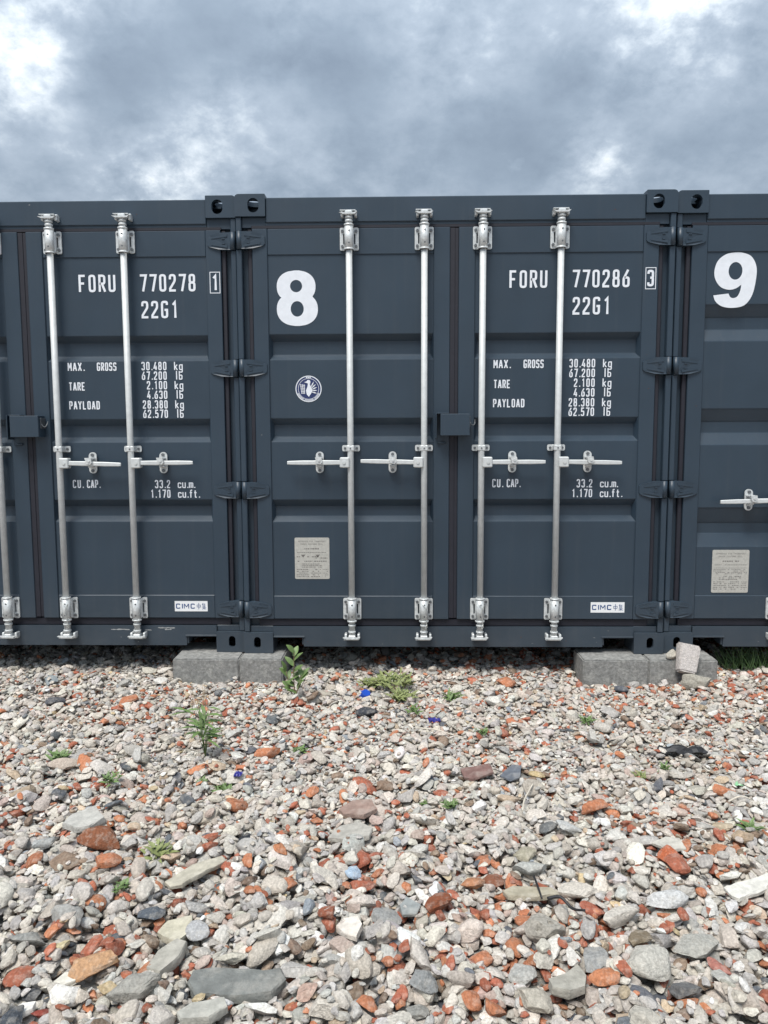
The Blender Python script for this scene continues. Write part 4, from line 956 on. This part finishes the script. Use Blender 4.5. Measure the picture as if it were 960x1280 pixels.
def weed(name, u, v, h, label, style, mleaf='leaf', n=14, spread=.06, cat='weed', seed=0, group=None):
    x, y = gnd(u, v, .0); z = surf(x, y)-.012; g = random.Random(seed+int(u*7+v)); root = empty(name, (x, y, z+.006), label, cat, group)
    st = MB(); lf = MB()
    if style == 'sprig':
        for (dx, dy, hh) in ((0.0, 0, h), (-.045, .01, h*.62), (.038, .0, h*.55)):
            pts = [(dx*.2*t_, dy*t_, hh*t_) if False else (dx*t_+g.uniform(-.003, .003), dy*t_, hh*t_) for t_ in (0, .25, .5, .75, 1)]
            st.tube(pts, .0035, 5, .0018)
            for t_ in [.35, .5, .62, .74, .84, .93, 1.0]:
                if g.random() < .12: continue
                a = g.uniform(0, 6.28); b0 = (dx*t_, dy*t_, hh*t_); up_ = .5+t_*.9
                leaf(lf, b0, (math.cos(a), math.sin(a)*.6, up_), (0, -.5, 1), h*g.uniform(.16, .25), h*g.uniform(.08, .12), .25)
    elif style == 'tall':
        for k in range(n):
            a = g.uniform(0, 6.28); r = g.uniform(.0, spread); hh = h*g.uniform(.5, 1); top = (math.cos(a)*r, math.sin(a)*r*.7, hh)
            st.tube([(top[0]*.2*0, top[1]*0, 0), (top[0]*.55, top[1]*.5, hh*.5), top], .0016, 4, .0009)
            for q in range(3):
                t_ = g.uniform(.35, 1); a2 = a+g.uniform(-.8, .8)
                leaf(lf, (top[0]*t_, top[1]*t_, hh*t_), (math.cos(a2), math.sin(a2)*.7, g.uniform(.1, 1)), (0, -.4, 1), h*g.uniform(.22, .38), h*g.uniform(.035, .07), .4, lobes=.25)
    elif style == 'tuft':
        for k in range(n):
            a = g.uniform(0, 6.28); r = spread*g.random()**.5; b0 = (math.cos(a)*r*.8, math.sin(a)*r*.8, g.uniform(0, h*.35)); a2 = g.uniform(0, 6.28)
            leaf(lf, b0, (math.cos(a2), math.sin(a2), g.uniform(.3, 1.6)), (0, -.3, 1), h*g.uniform(.4, .8), h*g.uniform(.10, .22), .3, n=3)
        for k in range(max(3, n//8)):
            a = g.uniform(0, 6.28); r = spread*g.random(); st.tube([(0, 0, 0), (math.cos(a)*r, math.sin(a)*r, h*g.uniform(.4, .9))], .0013, 4, .0008)
    elif style == 'grass':
        for k in range(n):
            a = g.uniform(0, 6.28); r = spread*g.random()**.5; b0 = Vector((math.cos(a)*r, math.sin(a)*r*.4, 0)); a2 = g.uniform(0, 6.28)
            leaf(lf, b0, (math.cos(a2)*.6, math.sin(a2)*.5, g.uniform(.5, 1.6)), (0, -1, .3), h*g.uniform(.5, 1.1), .005, g.uniform(.1, .7), n=4)
        st.tube([(0, 0, 0), (.01, 0, h*.4)], .0012, 4)
    elif style == 'dry':
        for k in range(n):
            a = g.uniform(0, 6.28); r = spread*g.random(); hh = h*g.uniform(.5, 1); st.tube([(math.cos(a)*r*.3, 0, 0), (math.cos(a)*r*.7, math.sin(a)*r*.3, hh*.6), (math.cos(a)*r, math.sin(a)*r*.6, hh)], .0013, 4, .0008)
            for q in range(4): leaf(lf, (math.cos(a)*r*.9, math.sin(a)*r*.5, hh*g.uniform(.6, 1)), (g.uniform(-1, 1), g.uniform(-1, 1), g.uniform(-.3, .8)), (0, -.4, 1), .018, .008, .2, n=3)
    st.build('stem', M['dry' if style in ('dry',) else 'stem' if style == 'sprig' else 'leaf'], root)
    lf.build('foliage', M[mleaf], root, normals=False)
weed('weed_sprig', 368, 876, .275, 'upright weed sprig with paired oval leaves beside the left pavers', 'sprig', seed=5)
weed('leafy_weed', 257, 951, .25, 'tall leafy green weed standing alone on the left', 'tall', n=13, spread=.085, seed=3)
weed('dry_weed', 256, 908, .22, 'dry brown stalks behind the tall leafy weed', 'dry', 'dry', n=9, spread=.09, seed=3)
for (u, v, h, st_, ml, n, sp, lab) in [
 (462, 856, .06, 'tuft', 'leaf2', 110, .06, 'low yellow-green tuft, leftmost before the middle container'), (492, 860, .08, 'tuft', 'leaf2', 170, .13, 'broad yellow-green ground weed before the middle container'),
 (503, 876, .07, 'tuft', 'leaf2', 130, .07, 'yellow-green weed just in front of the broad one'), (518, 892, .07, 'tuft', 'leaf', 20, .03, 'thin green weed right of the blue cap'),
 (565, 872, .08, 'tuft', 'leaf', 34, .04, 'bluish green weed in front of the centre of the middle container'), (75, 950, .075, 'tuft', 'leaf', 44, .04, 'small green weed at the left edge field'),
 (200, 1076, .075, 'tuft', 'leaf2', 46, .035, 'small yellow-green weed beside the long pointed slab'), (281, 984, .055, 'tuft', 'leaf', 60, .05, 'leafy tuft right under the tall weed'),
 (253, 983, .045, 'tuft', 'leaf', 24, .03, 'tiny green tuft left of the leafy tuft'), (376, 941, .05, 'tuft', 'leaf', 30, .03, 'small dark green weed right of the orange sliver'),
 (735, 905, .06, 'tuft', 'leaf', 34, .03, 'small bright weed in the right mid field'), (562, 1019, .045, 'tuft', 'leaf', 44, .025, 'small round green tuft in the centre of the rubble'),
 (533, 1006, .04, 'tuft', 'leaf', 24, .02, 'tiny weed left of the round green tuft'), (800, 970, .045, 'tuft', 'leaf2', 26, .03, 'faint weed below the black plastic scrap'),
 (830, 972, .045, 'tuft', 'leaf', 26, .02, 'green weed right of the faint one in the right field'), (938, 1050, .06, 'tuft', 'leaf', 26, .025, 'weed by the right edge above the tile strip'),
 (603, 920, .05, 'tuft', 'leaf', 24, .025, 'small weed by the pale stick'), (140, 985, .05, 'tuft', 'leaf', 36, .035, 'dark green tuft in the left mid field'),
 (152, 1120, .05, 'tuft', 'leaf', 18, .025, 'sparse green weed in the left foreground'), (950, 1040, .0, '', '', 0, 0, '')]:
    if lab: weed('weed_tuft', u, v, h, lab, st_, ml, n=n, spread=sp)
weed('grass_clump', 935, 836, .14, 'dark green grass clump under the right hand container', 'grass', 'grass', n=170, spread=.16, cat='grass')
def stick(name, pts, r, m, label, cat, lift=.012, n=6, flat=None):
    P = []
    for u, v in pts:
        x, y = gnd(u, v, .015); P.append((x, y, surf(x, y)+lift))
    zt = max(q[2] for q in P); P = [Vector((a, b_, .6*zt+.4*c)) for a, b_, c in P]; Q = []
    for i in range(len(P)-1):                               # smooth the bends
        p0, p1, p2, p3 = P[max(i-1, 0)], P[i], P[i+1], P[min(i+2, len(P)-1)]
        Q += [.5*(2*p1+(p2-p0)*t_+(2*p0-5*p1+4*p2-p3)*t_*t_+(3*p1-p0-3*p2+p3)*t_**3) for t_ in (0, .25, .5, .75)]
    P = Q+[P[-1]]
    o0 = Vector(P[0]); mb = MB(P[0]); mb.tube(P, r, n, r*.7); o = mb.build(name, M[m]); o.location = o0; return tag(o, label, cat)
stick('stick', [(522, 912), (545, 916), (565, 920), (583, 925)], .004, 'wood', 'pale straight stick lying before the middle container', 'stick')
stick('stick', [(653, 1025), (655, 1013), (660, 1004), (666, 997)], .004, 'wood', 'pale curved twig in the centre right', 'stick')
stick('stick', [(142, 824), (147, 817), (153, 811)], .005, 'wood', 'bleached stick propped under the left container sill', 'stick', lift=.02)
stick('stick', [(910, 1010), (925, 1009), (940, 1009)], .004, 'wood', 'short pale stick near the right edge', 'stick')
stick('rubber_strip', [(667, 1107), (671, 1122), (677, 1137)], .0042, 'blackrub', 'short black rubber strip behind the bent one', 'rubber strip', lift=.02)
stick('rubber_strip', [(684, 1146), (700, 1149), (715, 1158), (730, 1171)], .005, 'blackrub', 'bent black rubber strip beside the holed stone', 'rubber strip', lift=.02)
stick('rubber_strip', [(760, 930), (765, 927), (790, 927), (806, 929)], .004, 'blackrub', 'thin dark rod left of the black plastic scrap', 'rubber strip')
def scrap(name, u, v, w, d, h, m, label, cat, seed):
    x, y = gnd(u, v, .01); g = np.random.default_rng(seed); nx, ny = 9, 7; z = surf(x, y); mb = MB(); V = []
    ph = g.uniform(0, 6, 6)
    for j in range(ny):
        V.append([mb.bm.verts.new(((i/(nx-1)-.5)*w*(1+.12*math.sin(j*2+ph[0])), (j/(ny-1)-.5)*d*(1+.15*math.sin(i*1.7+ph[1])), h*(.55+.35*math.sin(i*1.3+ph[2])*math.cos(j*1.6+ph[3])+.2*g.random()))) for i in range(nx)])
    for j in range(ny-1):
        for i in range(nx-1): mb.bm.faces.new((V[j][i], V[j][i+1], V[j+1][i+1], V[j+1][i]))
    bmesh.ops.recalc_face_normals(mb.bm, faces=mb.bm.faces)
    bmesh.ops.solidify(mb.bm, geom=mb.bm.faces[:], thickness=.0018)
    o = mb.build(name, M[m]); o.location = (x, y, z+.004); return tag(o, label, cat)
scrap('plastic_scrap', 852, 939, .19, .085, .035, 'blackrub', 'crumpled black plastic scrap on the right', 'plastic scrap', 4)
scrap('plastic_scrap', 543, 902, .055, .045, .025, 'blued', 'indigo plastic scrap near the middle', 'plastic scrap', 6)
scrap('plastic_scrap', 922, 981, .03, .03, .012, 'greenp', 'green plastic scrap near the right edge', 'plastic scrap', 8)
scrap('plastic_scrap', 298, 984-8, .03, .04, .02, 'blued', 'tiny indigo scrap above the leafy tuft', 'plastic scrap', 9)
def cap(u, v):
    x, y = gnd(u, v, .01); z = surf(x, y); root = empty('bottle_cap', (x, y, z+.012), 'bright blue bottle cap lying on the rubble before the middle container', 'bottle cap')
    mb = MB(); R_ = .024
    prof = [(R_, -.012), (R_, .010), (R_*.92, .014), (0, .0145)]; n = 28; rings = []
    for r, zz in prof[:3]: rings.append([mb.bm.verts.new(((r+(.0012 if k % 2 and zz < .012 else 0))*math.cos(math.tau*k/n), (r+(.0012 if k % 2 and zz < .012 else 0))*math.sin(math.tau*k/n), zz)) for k in range(n)])
    for A, Bq in zip(rings, rings[1:]):
        for k in range(n): mb.bm.faces.new((A[k], A[(k+1) % n], Bq[(k+1) % n], Bq[k]))
    mb.bm.faces.new(rings[2]); mb.build('cap_shell', M['bluep'], root)
    m2 = MB(); 
    for k in range(6): m2.tube([(.02*math.cos(k), .02*math.sin(k), -.01), (.034*math.cos(k+.4), .034*math.sin(k+.4), -.012+.005*(k % 3))], .003, 5)
    m2.build('tamper_ring', M['bluep'], root); root.rotation_euler = (.5, .25, .3)
cap(457, 869)
